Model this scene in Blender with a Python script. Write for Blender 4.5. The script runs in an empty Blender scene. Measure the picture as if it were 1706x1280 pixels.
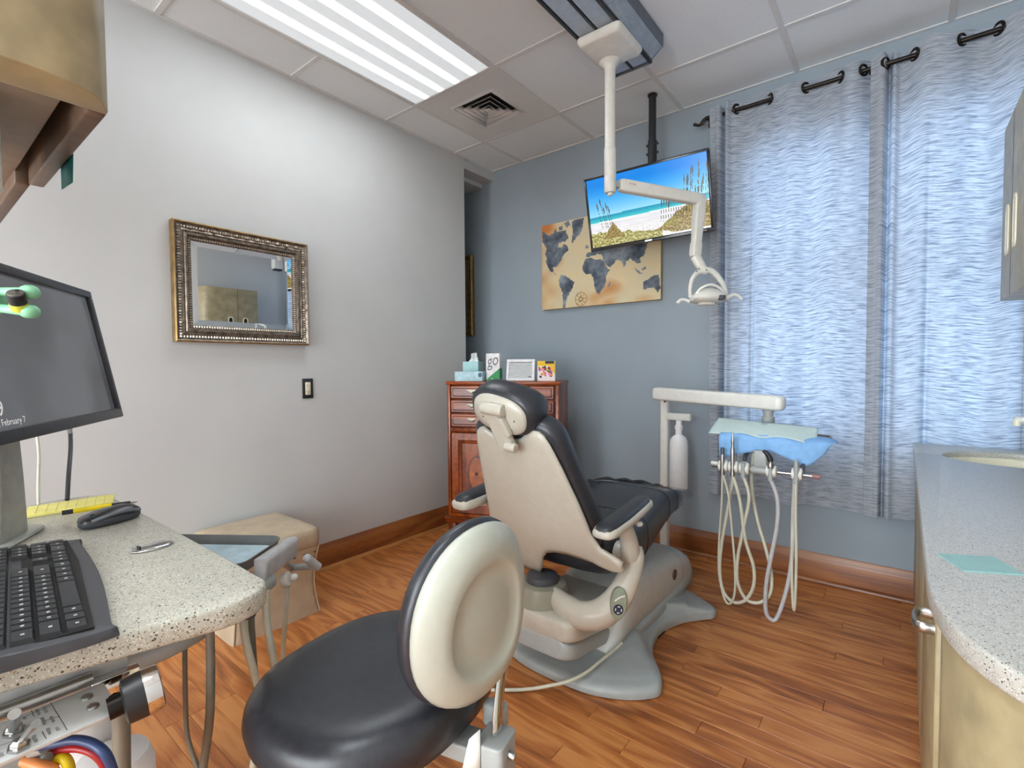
import bpy, bmesh, math, random
from mathutils import Matrix, Vector, noise as mnoise
random.seed(7)
SC = bpy.context.scene
COL = SC.collection
pi = math.pi

# ------------------------------------------------------------------ camera, world, lights, exposure
CF, CYAW, CPIT, CROL = 824.94, -0.66953, -0.03532, -0.0071
CPOS = Vector((2.5939, -3.0557, 1.1527))
CAMF = Vector((math.sin(CYAW)*math.cos(CPIT), math.cos(CYAW)*math.cos(CPIT), math.sin(CPIT)))
_R = Vector((math.cos(CYAW), -math.sin(CYAW), 0)); _U = _R.cross(CAMF)
CAMR = _R*math.cos(CROL)+_U*math.sin(CROL); CAMU = _U*math.cos(CROL)-_R*math.sin(CROL)
cam = bpy.data.cameras.new('camera'); camo = bpy.data.objects.new('camera', cam); COL.objects.link(camo)
m = Matrix((CAMR, CAMU, -CAMF)).transposed().to_4x4(); m.translation = CPOS
camo.matrix_world = m
cam.sensor_width = 36; cam.lens = CF/1706*36; cam.clip_start = 0.02
SC.camera = camo
w = bpy.data.worlds.new('world'); SC.world = w; w.use_nodes = True
bg = w.node_tree.nodes['Background']; bg.inputs[0].default_value = (0.70, 0.84, 1.0, 1); bg.inputs[1].default_value = 4.8
SC.view_settings.view_transform = 'Standard'; SC.view_settings.look = 'None'
SC.view_settings.gamma = 1; SC.view_settings.use_curve_mapping = False
SC.view_settings.exposure = 0.22
SC.cycles.use_denoising = True
SC.cycles.max_bounces = 10; SC.cycles.diffuse_bounces = 6; SC.cycles.transmission_bounces = 8
SC.cycles.transparent_max_bounces = 12; SC.cycles.sample_clamp_indirect = 8
SC.cycles.caustics_reflective = False; SC.cycles.caustics_refractive = False
TROFFER_TUBE, TROFFER_GAP = 28.0, 0.50      # radiance of the tubes and of the lens between them
WALL_FILL, YFILL = 215.0, -6.55  # added fill from behind the camera; the rear wall has no opening
CEILING_FILL = 24.0                           # added fill lamp at the ceiling, unseen behind the camera (W)

def area(name, loc, rot, sx, sy, energy, color=(1, 1, 1), portal=False):
    l = bpy.data.lights.new(name, 'AREA'); l.shape = 'RECTANGLE'; l.size = sx; l.size_y = sy
    l.energy = energy; l.color = color
    if portal: l.cycles.is_portal = True
    o = bpy.data.objects.new(name, l); COL.objects.link(o); o.location = loc; o.rotation_euler = rot
    return o
area('window_portal', (2.48, 0.10, 1.55), (-pi/2, 0, 0), 1.34, 1.7, 1, portal=True)
area('rear_ceiling_fill', (1.82, -3.45, 2.685), (0, 0, 0), 0.54, 1.1, CEILING_FILL, (0.86, 0.95, 1.0))  # fill lamp, added above and behind the camera
# broad fill lamp added in front of the closed rear wall, out of view
area('rear_wall_fill', (1.7, YFILL, 1.3), (pi/2, 0, 0), 2.8, 2.4, WALL_FILL, (0.84, 0.94, 1.0))

# ------------------------------------------------------------------ measuring the photograph
def ray(u, v): return CAMF+CAMR*((u-853)/CF)-CAMU*((v-640)/CF)
def pX(u, v, x): d = ray(u, v); return CPOS+d*((x-CPOS.x)/d.x)
def pY(u, v, y): d = ray(u, v); return CPOS+d*((y-CPOS.y)/d.y)
def pZ(u, v, z): d = ray(u, v); return CPOS+d*((z-CPOS.z)/d.z)
def pD(u, v, t): return CPOS+ray(u, v)*t

# ------------------------------------------------------------------ materials
def lin(c):
    c = c/255
    return c/12.92 if c <= 0.04045 else ((c+0.055)/1.055)**2.4
def rgb(c): return (lin(c[0]), lin(c[1]), lin(c[2]), 1)
class NT:
    def __init__(s, name):
        s.m = bpy.data.materials.new(name); s.m.use_nodes = True; s.t = s.m.node_tree
        s.b = s.t.nodes['Principled BSDF']; s.out = s.t.nodes['Material Output']
    def n(s, typ, **kw):
        q = s.t.nodes.new(typ)
        for k, v in kw.items(): setattr(q, k, v)
        return q
    def l(s, a, b): s.t.links.new(a, b)
    def math(s, op, a, b=None, c=None):
        q = s.n('ShaderNodeMath', operation=op)
        for i, x in enumerate((a, b, c)):
            if x is None: continue
            if isinstance(x, (int, float)): q.inputs[i].default_value = x
            else: s.l(x, q.inputs[i])
        return q.outputs[0]
    def noise(s, vec, scale, detail=2, rough=0.5):
        q = s.n('ShaderNodeTexNoise'); q.inputs['Scale'].default_value = scale
        q.inputs['Detail'].default_value = detail; q.inputs['Roughness'].default_value = rough
        if vec is not None: s.l(vec, q.inputs['Vector'])
        return q.outputs[0]
    def ramp(s, fac, stops, interp='LINEAR'):
        q = s.n('ShaderNodeValToRGB'); e = q.color_ramp; e.interpolation = interp
        while len(e.elements) < len(stops): e.elements.new(0.5)
        for el, (p, c) in zip(e.elements, stops):
            el.position = p; el.color = rgb(c) if len(c) == 3 else c
        s.l(fac, q.inputs[0]); return q.outputs[0]
    def mix(s, fac, a, b, mode='MIX'):
        q = s.n('ShaderNodeMix', data_type='RGBA', blend_type=mode)
        for sock, x in ((q.inputs[0], fac), (q.inputs[6], a), (q.inputs[7], b)):
            if isinstance(x, (int, float)): sock.default_value = x
            elif isinstance(x, tuple): sock.default_value = x if len(x) == 4 else rgb(x)
            else: s.l(x, sock)
        return q.outputs[2]
    def coord(s, kind='Object'): return s.n('ShaderNodeTexCoord').outputs[kind]
    def pos(s): return s.n('ShaderNodeNewGeometry').outputs['Position']
    def mapping(s, vec, scale=(1, 1, 1), rot=(0, 0, 0), loc=(0, 0, 0)):
        q = s.n('ShaderNodeMapping'); q.inputs['Scale'].default_value = scale
        q.inputs['Rotation'].default_value = rot; q.inputs['Location'].default_value = loc
        s.l(vec, q.inputs['Vector']); return q.outputs[0]
    def bump(s, h, strength=0.2, dist=0.002):
        q = s.n('ShaderNodeBump'); q.inputs['Strength'].default_value = strength
        q.inputs['Distance'].default_value = dist; s.l(h, q.inputs['Height']); s.l(q.outputs[0], s.b.inputs['Normal'])
    def set(s, **kw):
        for k, v in kw.items(): s.b.inputs[k].default_value = v
MATS = {}
def P(name, c, rough=0.5, metal=0.0, var=0.06, scale=30, bump=0.0, spec=0.5, coat=0.0):
    """plain surface with a slight procedural mottle"""
    if name in MATS: return MATS[name]
    t = NT(name); p = t.pos()
    f = t.noise(p, scale, 3)
    a = tuple(min(255, x*(1+var)) for x in c); b = tuple(x*(1-var) for x in c)
    t.l(t.ramp(f, [(0.3, b), (0.7, a)]), t.b.inputs['Base Color'])
    t.set(Roughness=rough, Metallic=metal)
    t.b.inputs['Specular IOR Level'].default_value = spec
    t.b.inputs['Coat Weight'].default_value = coat
    if bump: t.bump(t.noise(p, scale*8, 2), bump, 0.001)
    MATS[name] = t.m; return t.m
def emit(name, c, strength):
    if name in MATS: return MATS[name]
    t = NT(name); t.set(**{'Base Color': rgb(c), 'Emission Color': rgb(c), 'Emission Strength': strength}); MATS[name] = t.m; return t.m

M_WALL = P('white_wall_paint', (199, 200, 199), 0.75, var=0.012, scale=3, bump=0.04, spec=0.25)
M_BLUE = P('slate_blue_wall_paint', (154, 166, 175), 0.7, var=0.02, scale=3, bump=0.04, spec=0.25)
M_TILE = P('ceiling_tile_board', (234, 239, 241), 0.95, var=0.03, scale=220, bump=0.25, spec=0.1)
M_GRID = P('ceiling_grid_enamel', (218, 218, 217), 0.6, var=0.01)
M_WHITE = P('white_plastic', (226, 226, 220), 0.35, var=0.015)
M_LAMPW = P('lamp_white_enamel', (216, 215, 207), 0.35, var=0.02)
M_SHELL = P('warm_white_shell_plastic', (192, 187, 174), 0.3, var=0.015, coat=0.15)
M_GREYP = P('light_grey_plastic', (160, 164, 162), 0.38, var=0.02)
M_GREYB = P('base_grey_plastic', (166, 172, 171), 0.35, var=0.02)
M_OLIVE = P('olive_grey_plastic', (148, 147, 132), 0.35, var=0.02)
M_VINYL = P('black_vinyl', (47, 49, 55), 0.34, var=0.08, scale=60, bump=0.08, spec=0.5)
M_BLACKP = P('black_plastic', (36, 37, 40), 0.4, var=0.06)
M_DARKG = P('dark_grey_plastic', (74, 76, 82), 0.42, var=0.05)
M_CHROME = P('chrome', (225, 225, 225), 0.08, metal=1.0, var=0.02)
M_STEEL = P('brushed_steel', (180, 180, 178), 0.28, metal=1.0, var=0.05)
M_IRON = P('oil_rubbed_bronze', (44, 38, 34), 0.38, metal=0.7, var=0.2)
M_HOSE = P('cream_hose_rubber', (205, 203, 184), 0.45, var=0.03)
M_HOSEG = P('grey_hose_rubber', (126, 121, 108), 0.45, var=0.04)
M_HOSEL = P('light_grey_hose_rubber', (190, 191, 194), 0.4, var=0.03)
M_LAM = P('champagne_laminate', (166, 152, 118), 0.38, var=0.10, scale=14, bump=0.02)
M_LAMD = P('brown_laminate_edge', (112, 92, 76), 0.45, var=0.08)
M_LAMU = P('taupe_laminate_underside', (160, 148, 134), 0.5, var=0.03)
M_CREAM = P('cream_solid_surface', (232, 226, 203), 0.3, var=0.01)
M_OTTO = P('beige_leatherette', (190, 172, 146), 0.5, var=0.05, scale=18, bump=0.12)
M_MINT = P('mint_green_silicone', (140, 205, 165), 0.35, var=0.03)
M_PAPER = P('pale_green_paper', (196, 216, 214), 0.8, var=0.02)
M_BIB = P('sky_blue_bib_paper', (134, 182, 232), 0.85, var=0.04)
M_TEAL = P('teal_paper', (146, 186, 186), 0.75, var=0.02)
M_TAPE = P('teal_tape', (44, 130, 132), 0.6, var=0.03)
M_YEL = P('yellow_paper', (232, 222, 130), 0.8, var=0.03)
M_INK = P('black_ink', (40, 40, 42), 0.6, var=0.02)
M_INKG = P('grey_ink', (120, 120, 122), 0.6, var=0.02)
M_GOLD = P('antique_gold', (150, 122, 78), 0.38, metal=0.6, var=0.15)
M_SILV = P('antique_silver_leaf', (124, 112, 100), 0.36, metal=0.65, var=0.25, scale=50)
M_SILVB = P('polished_silver_leaf', (206, 194, 178), 0.3, metal=0.6, var=0.12, scale=60)
M_DARKS = P('dark_recess', (22, 20, 19), 0.8, var=0.1)
M_BTLW = P('white_bottle_plastic', (236, 236, 236), 0.4, var=0.01)

def glass_mat(name, tint=(245, 250, 250), glossy=0.08, rough=0.02):
    t = NT(name)
    tr = t.n('ShaderNodeBsdfTransparent'); tr.inputs[0].default_value = rgb(tint)
    gl = t.n('ShaderNodeBsdfGlossy'); gl.inputs['Roughness'].default_value = rough
    fr = t.n('ShaderNodeLayerWeight'); fr.inputs[0].default_value = 0.5
    mx = t.n('ShaderNodeMixShader'); k = t.math('MULTIPLY_ADD', t.math('POWER', fr.outputs['Facing'], 4.0), 0.7, 0.03+glossy*0.15)
    t.l(k, mx.inputs[0]); t.l(tr.outputs[0], mx.inputs[1]); t.l(gl.outputs[0], mx.inputs[2]); t.l(mx.outputs[0], t.out.inputs[0])
    return t.m
M_GLASS = glass_mat('window_glass'); M_CLEAR = glass_mat('clear_vinyl', (222, 226, 230), 0.5, 0.12)
def mirror_mat():
    t = NT('mirror_silvering'); f = t.noise(t.pos(), 4)
    t.l(t.ramp(f, [(0, (228, 230, 232)), (1, (233, 235, 236))]), t.b.inputs['Base Color']); t.set(Roughness=0.0, Metallic=1.0); return t.m
M_MIRROR = mirror_mat()

def oak(name, c0, c1, c2, freq=7.0, stretch=(0.9, 7.5, 7.5), rough=0.33, axis_rand=True, local=False):
    t = NT(name)
    p = t.coord('Object') if local else t.pos()
    rnd = t.n('ShaderNodeObjectInfo').outputs['Random']
    cx = t.n('ShaderNodeCombineXYZ')
    t.l(t.math('MULTIPLY', rnd, 37.0), cx.inputs[0]); t.l(t.math('MULTIPLY', rnd, 91.0), cx.inputs[1]); t.l(t.math('MULTIPLY', rnd, 17.0), cx.inputs[2])
    va = t.n('ShaderNodeVectorMath', operation='ADD'); t.l(p, va.inputs[0]); t.l(cx.outputs[0], va.inputs[1])
    v1 = t.mapping(va.outputs[0], stretch)
    h = t.noise(v1, 1.0, 2.0, 0.35)
    rings = t.math('FRACT', t.math('MULTIPLY', h, freq))
    soft = t.math('POWER', t.math('ABSOLUTE', t.math('SUBTRACT', rings, 0.5)), 0.7)
    pores = t.noise(t.mapping(va.outputs[0], (stretch[0]*5, stretch[1]*26, stretch[2]*26)), 1.0, 2.0, 0.6)
    blot = t.noise(va.outputs[0], 3.0, 2.0)
    fac = t.math('ADD', t.math('MULTIPLY', soft, 0.95), t.math('MULTIPLY', t.math('SUBTRACT', pores, 0.5), 0.8))
    fac = t.math('ADD', fac, t.math('MULTIPLY', t.math('SUBTRACT', blot, 0.5), 0.5))
    fac = t.math('ADD', fac, t.math('MULTIPLY', t.math('SUBTRACT', rnd, 0.5), 0.32))
    col = t.ramp(fac, [(0.08, c0), (0.40, c1), (0.85, c2)])
    t.l(col, t.b.inputs['Base Color']); t.set(Roughness=rough)
    t.bump(pores, 0.06, 0.001)
    return t.m
M_OAK = oak('oak_floorboard', (206, 138, 78), (182, 110, 56), (122, 66, 33), freq=6.0, stretch=(1.7, 10.5, 10.5))
M_OAKB = oak('stained_oak_skirting', (160, 100, 52), (138, 80, 40), (92, 50, 24), stretch=(0.8, 0.8, 9), freq=5)
M_QUART = P('oak_quarter_round', (186, 128, 70), 0.4, var=0.08, scale=8)
M_ROSE = oak('polished_rosewood', (150, 68, 18), (112, 46, 9), (58, 22, 6), freq=4, stretch=(7, 7, 1.2), rough=0.24, local=True)
M_ROSEH = oak('polished_rosewood_drawer', (152, 69, 18), (114, 47, 9), (62, 24, 6), freq=4, stretch=(1.0, 8, 9), rough=0.24, local=True)
M_INLAY = P('satinwood_inlay', (176, 98, 36), 0.28, var=0.15, scale=40)
M_INLAYD = P('ebony_inlay', (52, 22, 12), 0.28, var=0.1)

def speckle(name, base, light, dark, brown, sc=1.0):
    t = NT(name); p = t.pos()
    def flecks(scale, thr, seed):
        v = t.n('ShaderNodeTexVoronoi'); v.inputs['Scale'].default_value = scale*sc
        t.l(t.mapping(p, (1, 1, 1), (0.3*seed, 0.2*seed, 0.5*seed), (seed*3.1, seed*1.7, seed)), v.inputs['Vector'])
        sep = t.n('ShaderNodeSeparateColor'); t.l(v.outputs['Color'], sep.inputs[0])
        pick = t.math('LESS_THAN', sep.outputs[0], thr)
        near = t.math('LESS_THAN', v.outputs['Distance'], 0.42)
        return t.math('MULTIPLY', pick, near)
    col = t.ramp(t.noise(p, 60*sc, 3), [(0.3, tuple(x*0.93 for x in base)), (0.7, base)])
    col = t.mix(flecks(330, 0.30, 1), col, light)
    col = t.mix(flecks(300, 0.16, 2), col, brown)
    col = t.mix(flecks(240, 0.075, 3), col, dark)
    col = t.mix(flecks(420, 0.08, 4), col, dark)
    t.l(col, t.b.inputs['Base Color']); t.set(Roughness=0.3); return t.m
M_STONE = speckle('speckled_quartz_desk', (190, 187, 174), (214, 211, 200), (66, 64, 60), (150, 134, 114), 1.2)
M_STONE2 = speckle('speckled_quartz_counter', (190, 188, 181), (214, 212, 207), (84, 82, 80), (160, 148, 132), 1.35)  # desk stone again; its greyer cast from the light is put into the colours

def curtain_mat():
    t = NT('slub_weave_curtain')
    uv = t.coord('UV')
    s1 = t.noise(t.mapping(uv, (13, 150, 1)), 1.0, 3.0, 0.6)
    s2 = t.noise(t.mapping(uv, (26, 210, 1), loc=(5, 3, 0)), 1.0, 2.0)
    f = t.math('ADD', t.math('MULTIPLY', s1, 0.7), t.math('MULTIPLY', s2, 0.3))
    dc = t.ramp(f, [(0.36, (156, 166, 180)), (0.57, (204, 209, 215))])
    tc = t.ramp(f, [(0.38, (74, 92, 124)), (0.57, (172, 187, 210))])
    d = t.n('ShaderNodeBsdfDiffuse'); t.l(dc, d.inputs[0])
    tr = t.n('ShaderNodeBsdfTranslucent'); t.l(tc, tr.inputs[0])
    mx = t.n('ShaderNodeMixShader'); mx.inputs[0].default_value = 0.36
    t.l(d.outputs[0], mx.inputs[1]); t.l(tr.outputs[0], mx.inputs[2]); t.l(mx.outputs[0], t.out.inputs[0])
    return t.m
M_CURT = curtain_mat()
def attr_mat(name, rough=0.6, emission=0.0):
    t = NT(name); a = t.n('ShaderNodeVertexColor'); a.layer_name = 'print'
    t.l(a.outputs[0], t.b.inputs['Base Color']); t.set(Roughness=rough)
    if emission:
        t.l(a.outputs[0], t.b.inputs['Emission Color']); t.set(**{'Emission Strength': emission})
        t.b.inputs['Base Color'].default_value = (0, 0, 0, 1)
        for lk in list(t.t.links):
            if lk.to_socket == t.b.inputs['Base Color']: t.t.links.remove(lk)
    return t.m
M_PRINT = attr_mat('printed_surface'); M_SCREEN = attr_mat('lit_screen', 0.25, 1.0)

# ------------------------------------------------------------------ mesh helpers
WM = {}
def I(): return Matrix.Identity(4)
def frame(origin, ex, ey):
    ex = Vector(ex).normalized(); ey = Vector(ey); ey = (ey-ex*ey.dot(ex)).normalized(); ez = ex.cross(ey)
    q = Matrix((ex, ey, ez)).transposed().to_4x4(); q.translation = Vector(origin); return q
def rz(a): return Matrix.Rotation(a, 4, 'Z')
def T(*a): return Matrix.Translation(Vector(a))
def catmull(pts, k=6, closed=False):
    pts = [Vector(p) for p in pts]; n = len(pts); out = []
    rng = n if closed else n-1
    for i in range(rng):
        if closed: a, b, c, d = pts[(i-1) % n], pts[i], pts[(i+1) % n], pts[(i+2) % n]
        else:
            b, c = pts[i], pts[i+1]; a = pts[i-1] if i > 0 else b*2-c; d = pts[i+2] if i+2 < n else c*2-b
        for j in range(k):
            s = j/k
            out.append(0.5*((2*b)+(c-a)*s+(2*a-5*b+4*c-d)*s*s+(3*b-a-3*c+d)*s**3))
    if not closed: out.append(pts[-1])
    return out
class MB:
    def __init__(s): s.v = []; s.f = []; s.mi = []; s.cur = 0; s.uv = None
    def add(s, vs, fs, M=None):
        o = len(s.v)
        for p in vs:
            p = Vector(p); s.v.append(M @ p if M else p)
        for f in fs: s.f.append(tuple(i+o for i in f)); s.mi.append(s.cur)
        return s
    def box(s, x0, x1, y0, y1, z0, z1, M=None):
        vs = [(x, y, z) for x in (x0, x1) for y in (y0, y1) for z in (z0, z1)]
        return s.add(vs, [(0, 1, 3, 2), (4, 6, 7, 5), (0, 4, 5, 1), (2, 3, 7, 6), (0, 2, 6, 4), (1, 5, 7, 3)], M)
    def loft(s, rings, c0=True, c1=True, closed=True, M=None):
        n = len(rings[0]); vs = [p for r in rings for p in r]; fs = []
        for i in range(len(rings)-1):
            for j in range(n if closed else n-1):
                k = (j+1) % n
                fs.append((i*n+j, i*n+k, (i+1)*n+k, (i+1)*n+j))
        if c0: fs.append(tuple(range(n))[::-1])
        if c1: fs.append(tuple((len(rings)-1)*n+j for j in range(n)))
        return s.add(vs, fs, M)
    def prism(s, pts, z0, z1, M=None): return s.loft([[(p[0], p[1], z0) for p in pts], [(p[0], p[1], z1) for p in pts]], M=M)
    def cyl(s, p0, p1, r0, r1=None, n=20, M=None):
        r1 = r0 if r1 is None else r1; p0 = Vector(p0); p1 = Vector(p1); d = (p1-p0).normalized()
        a = d.orthogonal().normalized(); b = d.cross(a)
        rs = [[p+(a*math.cos(2*pi*j/n)+b*math.sin(2*pi*j/n))*r for j in range(n)] for p, r in ((p0, r0), (p1, r1))]
        return s.loft(rs, M=M)
    def lathe(s, prof, p, axis=(0, 0, 1), n=24, M=None):
        p = Vector(p); d = Vector(axis).normalized(); a = d.orthogonal().normalized(); b = d.cross(a)
        rs = [[p+d*h+(a*math.cos(2*pi*j/n)+b*math.sin(2*pi*j/n))*max(r, 1e-4) for j in range(n)] for r, h in prof]
        return s.loft(rs, M=M)
    def tube(s, pts, r, n=10, k=6, smooth=True, M=None, flat=None, up=None):
        pts = catmull(pts, k) if smooth and len(pts) > 2 else [Vector(p) for p in pts]
        m_ = len(pts); rr = r if isinstance(r, (list, tuple)) else None; rings = []
        t = (pts[1]-pts[0]).normalized(); a = Vector(up) if up else t.orthogonal(); a = (a-t*a.dot(t)).normalized()
        for i, p in enumerate(pts):
            t = (pts[min(i+1, m_-1)]-pts[max(i-1, 0)]).normalized()
            if up: a = Vector(up)
            a = (a-t*a.dot(t)).normalized(); b = t.cross(a)
            if rr:
                q = i/(m_-1)*(len(rr)-1); j = min(int(q), len(rr)-2); ri = rr[j]+(rr[j+1]-rr[j])*(q-j)
            else: ri = r
            fa, fb = flat if flat else (1, 1)
            rings.append([p+(a*math.cos(2*pi*j/n)*fa+b*math.sin(2*pi*j/n)*fb)*ri for j in range(n)])
        return s.loft(rings, M=M)
    def ell(s, c, r, n=16, M=None):
        c = Vector(c); rings = []
        for i in range(1, n//2):
            th = pi*i/(n//2)
            rings.append([(c.x+r[0]*math.sin(th)*math.cos(2*pi*j/n), c.y+r[1]*math.sin(th)*math.sin(2*pi*j/n), c.z-r[2]*math.cos(th)) for j in range(n)])
        return s.loft(rings, M=M)
    def grid(s, fn, nu, nv, M=None):
        vs = [fn(i/nu, j/nv) for j in range(nv+1) for i in range(nu+1)]
        fs = [(j*(nu+1)+i, j*(nu+1)+i+1, (j+1)*(nu+1)+i+1, (j+1)*(nu+1)+i) for j in range(nv) for i in range(nu)]
        return s.add(vs, fs, M)
    def build(s, name, mats, parent=None, origin=None, bevel=0, seg=2, sharp=38, subsurf=0, solid=0, recalc=True, label=None):
        mats = mats if isinstance(mats, (list, tuple)) else [mats]
        inv = I()
        if parent is not None: inv = WM[parent.name].inverted()
        elif origin is not None: inv = T(*origin).inverted()
        me = bpy.data.meshes.new(name)
        me.from_pydata([inv @ p for p in s.v], [], s.f)
        for q in mats: me.materials.append(q)
        me.polygons.foreach_set('material_index', s.mi)
        bm = bmesh.new(); bm.from_mesh(me)
        if recalc: bmesh.ops.recalc_face_normals(bm, faces=bm.faces)
        lim = math.radians(sharp)
        for f in bm.faces: f.smooth = True
        for e in bm.edges:
            if len(e.link_faces) == 2 and e.calc_face_angle(0) > lim: e.smooth = False
        bm.to_mesh(me); bm.free()
        o = bpy.data.objects.new(name, me); COL.objects.link(o)
        if parent is not None: o.parent = parent; WM[o.name] = WM[parent.name]
        else:
            if origin is not None: o.location = origin
            WM[o.name] = T(*(origin or (0, 0, 0)))
        if solid:
            q = o.modifiers.new('thickness', 'SOLIDIFY'); q.thickness = solid; q.offset = 0
        if bevel:
            q = o.modifiers.new('bevel', 'BEVEL'); q.width = bevel; q.segments = seg; q.limit_method = 'ANGLE'; q.angle_limit = math.radians(sharp)
            q.harden_normals = False
            for p in me.edges: pass
            if sharp < 60:
                # bevelled edges shade smoothly
                for e in me.edges: e.use_edge_sharp = False
        if subsurf:
            q = o.modifiers.new('subsurf', 'SUBSURF'); q.levels = subsurf; q.render_levels = subsurf
        if label: o['label'] = label
        return o
def thing(name, label, cat, loc=(0, 0, 0), rot=0.0, group=None):
    o = bpy.data.objects.new(name, None); COL.objects.link(o); o.location = loc; o.rotation_euler = (0, 0, rot)
    o.empty_display_size = 0.05
    WM[o.name] = T(*loc) @ rz(rot); o['label'] = label; o['category'] = cat
    if group: o['group'] = group
    return o
def tag(o, label, cat, group=None):
    o['label'] = label; o['category'] = cat
    if group: o['group'] = group
    return o
def struct(o): o['kind'] = 'structure'; return o
def stuff(o): o['kind'] = 'stuff'; return o
def text(s, size, mat, parent, M, name='lettering', align='LEFT', extrude=0.0004, shear=0.0, sx=1.0):
    cu = bpy.data.curves.new('t', 'FONT'); cu.body = s; cu.size = size; cu.align_x = align; cu.extrude = extrude; cu.shear = shear
    cu.resolution_u = 4
    to = bpy.data.objects.new('t', cu); COL.objects.link(to)
    me = bpy.data.meshes.new_from_object(to.evaluated_get(bpy.context.evaluated_depsgraph_get()))
    bpy.data.objects.remove(to); bpy.data.curves.remove(cu)
    inv = WM[parent.name].inverted() if parent is not None else I()
    me.transform(inv @ M @ Matrix.Diagonal((sx, 1, 1, 1))); me.materials.clear(); me.materials.append(mat)
    o = bpy.data.objects.new(name, me); COL.objects.link(o)
    if parent is not None: o.parent = parent
    return o
def painted(name, fn, nu, nv, corner, eu, ev, mat, parent):
    """a flat print: a fine grid whose cells carry the printed colours (sRGB 0-255 from fn(u, v))"""
    b = MB(); c = Vector(corner); eu = Vector(eu); ev = Vector(ev)
    b.grid(lambda u, v: c+eu*u+ev*v, nu, nv)
    o = b.build(name, mat, parent, recalc=False)
    at = o.data.color_attributes.new('print', 'FLOAT_COLOR', 'CORNER')
    buf = []
    for j in range(nv):
        for i in range(nu):
            buf.extend(rgb(fn((i+0.5)/nu, (j+0.5)/nv))*4)
    at.data.foreach_set('color', buf)
    return o
def sup(a, b, n=40, e=2.5, c=(0, 0)):
    out = []
    for i in range(n):
        t = 2*pi*i/n; cs, sn = math.cos(t), math.sin(t)
        out.append((c[0]+a*math.copysign(abs(cs)**(2/e), cs), c[1]+b*math.copysign(abs(sn)**(2/e), sn)))
    return out
def rrect(x0, x1, y0, y1, r, k=5):
    out = []
    for cx, cy, a0 in ((x1-r, y1-r, 0), (x0+r, y1-r, pi/2), (x0+r, y0+r, pi), (x1-r, y0+r, 1.5*pi)):
        for i in range(k+1):
            a = a0+pi/2*i/k; out.append((cx+r*math.cos(a), cy+r*math.sin(a)))
    return out
def pip(x, y, poly):
    c = False; j = len(poly)-1
    for i in range(len(poly)):
        xi, yi = poly[i]; xj, yj = poly[j]
        if (yi > y) != (yj > y) and x < (xj-xi)*(y-yi)/(yj-yi)+xi: c = not c
        j = i
    return c
def nz(x, y, z=0.0): return mnoise.noise(Vector((x, y, z)))
def lerp(a, b, t): return tuple(a[i]+(b[i]-a[i])*t for i in range(len(a)))

# ------------------------------------------------------------------ the room
H = 2.70; XR = 3.20; YF = -6.6; TS = 0.6096; GX = 0.298; GY = -0.4446
WX0, WX1, WZ0, WZ1 = 1.84, 3.10, 0.71, 2.36        # window opening in the blue wall
fl = struct(MB().box(-1.2, XR, YF, 0.0, -0.06, -0.0125).build('floor', P('subfloor', (60, 36, 20), 0.9), origin=(0, 0, -0.0125)))
PW = 0.0725
def plank_mesh(L):
    h = 0.0122; a = 0.0012; w2 = PW/2-0.0003; l2 = L/2-0.0004
    b = MB(); r0 = [(-l2, -w2, 0), (l2, -w2, 0), (l2, w2, 0), (-l2, w2, 0)]
    r1 = [(x, y, h-0.0012) for x, y, _ in r0]
    r2 = [(-l2+a, -w2+a, h), (l2-a, -w2+a, h), (l2-a, w2-a, h), (-l2+a, w2-a, h)]
    b.loft([r0, r1, r2], c0=False)
    me = bpy.data.meshes.new('plank'); me.from_pydata(b.v, [], b.f); me.materials.append(M_OAK); return me
rp = random.Random(3); meshes = {}
row = 0
while (row+1)*PW < 3.75:
    y = -(row+0.5)*PW; x = -1.0 if y > -0.33 else 0.0
    first = True
    while x < XR-0.01:
        L = rp.choice((0.6, 0.9, 0.75, 1.2, 1.05)) if not first else rp.choice((0.3, 0.6, 0.75, 0.9, 0.45))
        first = False
        if XR-(x+L) < 0.25: L = XR-x
        L = round(min(L, XR-x), 3)
        if L not in meshes: meshes[L] = plank_mesh(L)
        o = bpy.data.objects.new('plank', meshes[L]); COL.objects.link(o); o.parent = fl
        o.location = (x+L/2, y, 0.0003)
        x += L
    row += 1
rear = MB()
while (row+1)*PW < -YF:
    rear.box(0, XR, -(row+1)*PW+0.0004, -row*PW-0.0004, -0.0122, 0); row += 1
stuff(rear.build('rear_planks', M_OAK, fl))

# walls
struct(MB().box(-0.12, 0, YF, -0.337, 0, H).build('wall_left', M_WALL, origin=(-0.06, -2.4, 0)))
wb = MB()
wb.box(-1.2, WX0, 0, 0.14, 0, H); wb.box(WX1, XR+0.12, 0, 0.14, 0, H)
wb.box(WX0, WX1, 0, 0.14, 0, WZ0); wb.box(WX0, WX1, 0, 0.14, WZ1, H)
struct(wb.build('wall_back', M_BLUE, origin=(1, 0.07, 0)))
struct(MB().box(XR, XR+0.12, YF, 0, 0, H).build('wall_right', M_WALL, origin=(XR+0.06, -2.2, 0)))
struct(MB().box(-1.2, XR+0.12, YF-0.12, YF, 0, H).build('wall_front', M_WALL, origin=(1.5, YF-0.06, 0)))
struct(MB().box(-1.2, -1.08, -0.457, 0, 0, H).build('wall_recess_end', M_WALL, origin=(-1.14, -0.2, 0)))
struct(MB().box(-1.08, -0.12, -0.457, -0.337, 0, H).build('wall_recess_side', M_WALL, origin=(-0.6, -0.4, 0)))
# header over the opening with a dropped inner step
struct(MB().box(-0.12, 0.0, -0.337, 0, 2.632, H).box(-0.30, -0.12, -0.337, 0, 2.60, H).build('trim_1', M_WALL, origin=(-0.1, -0.17, 2.6)))

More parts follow.
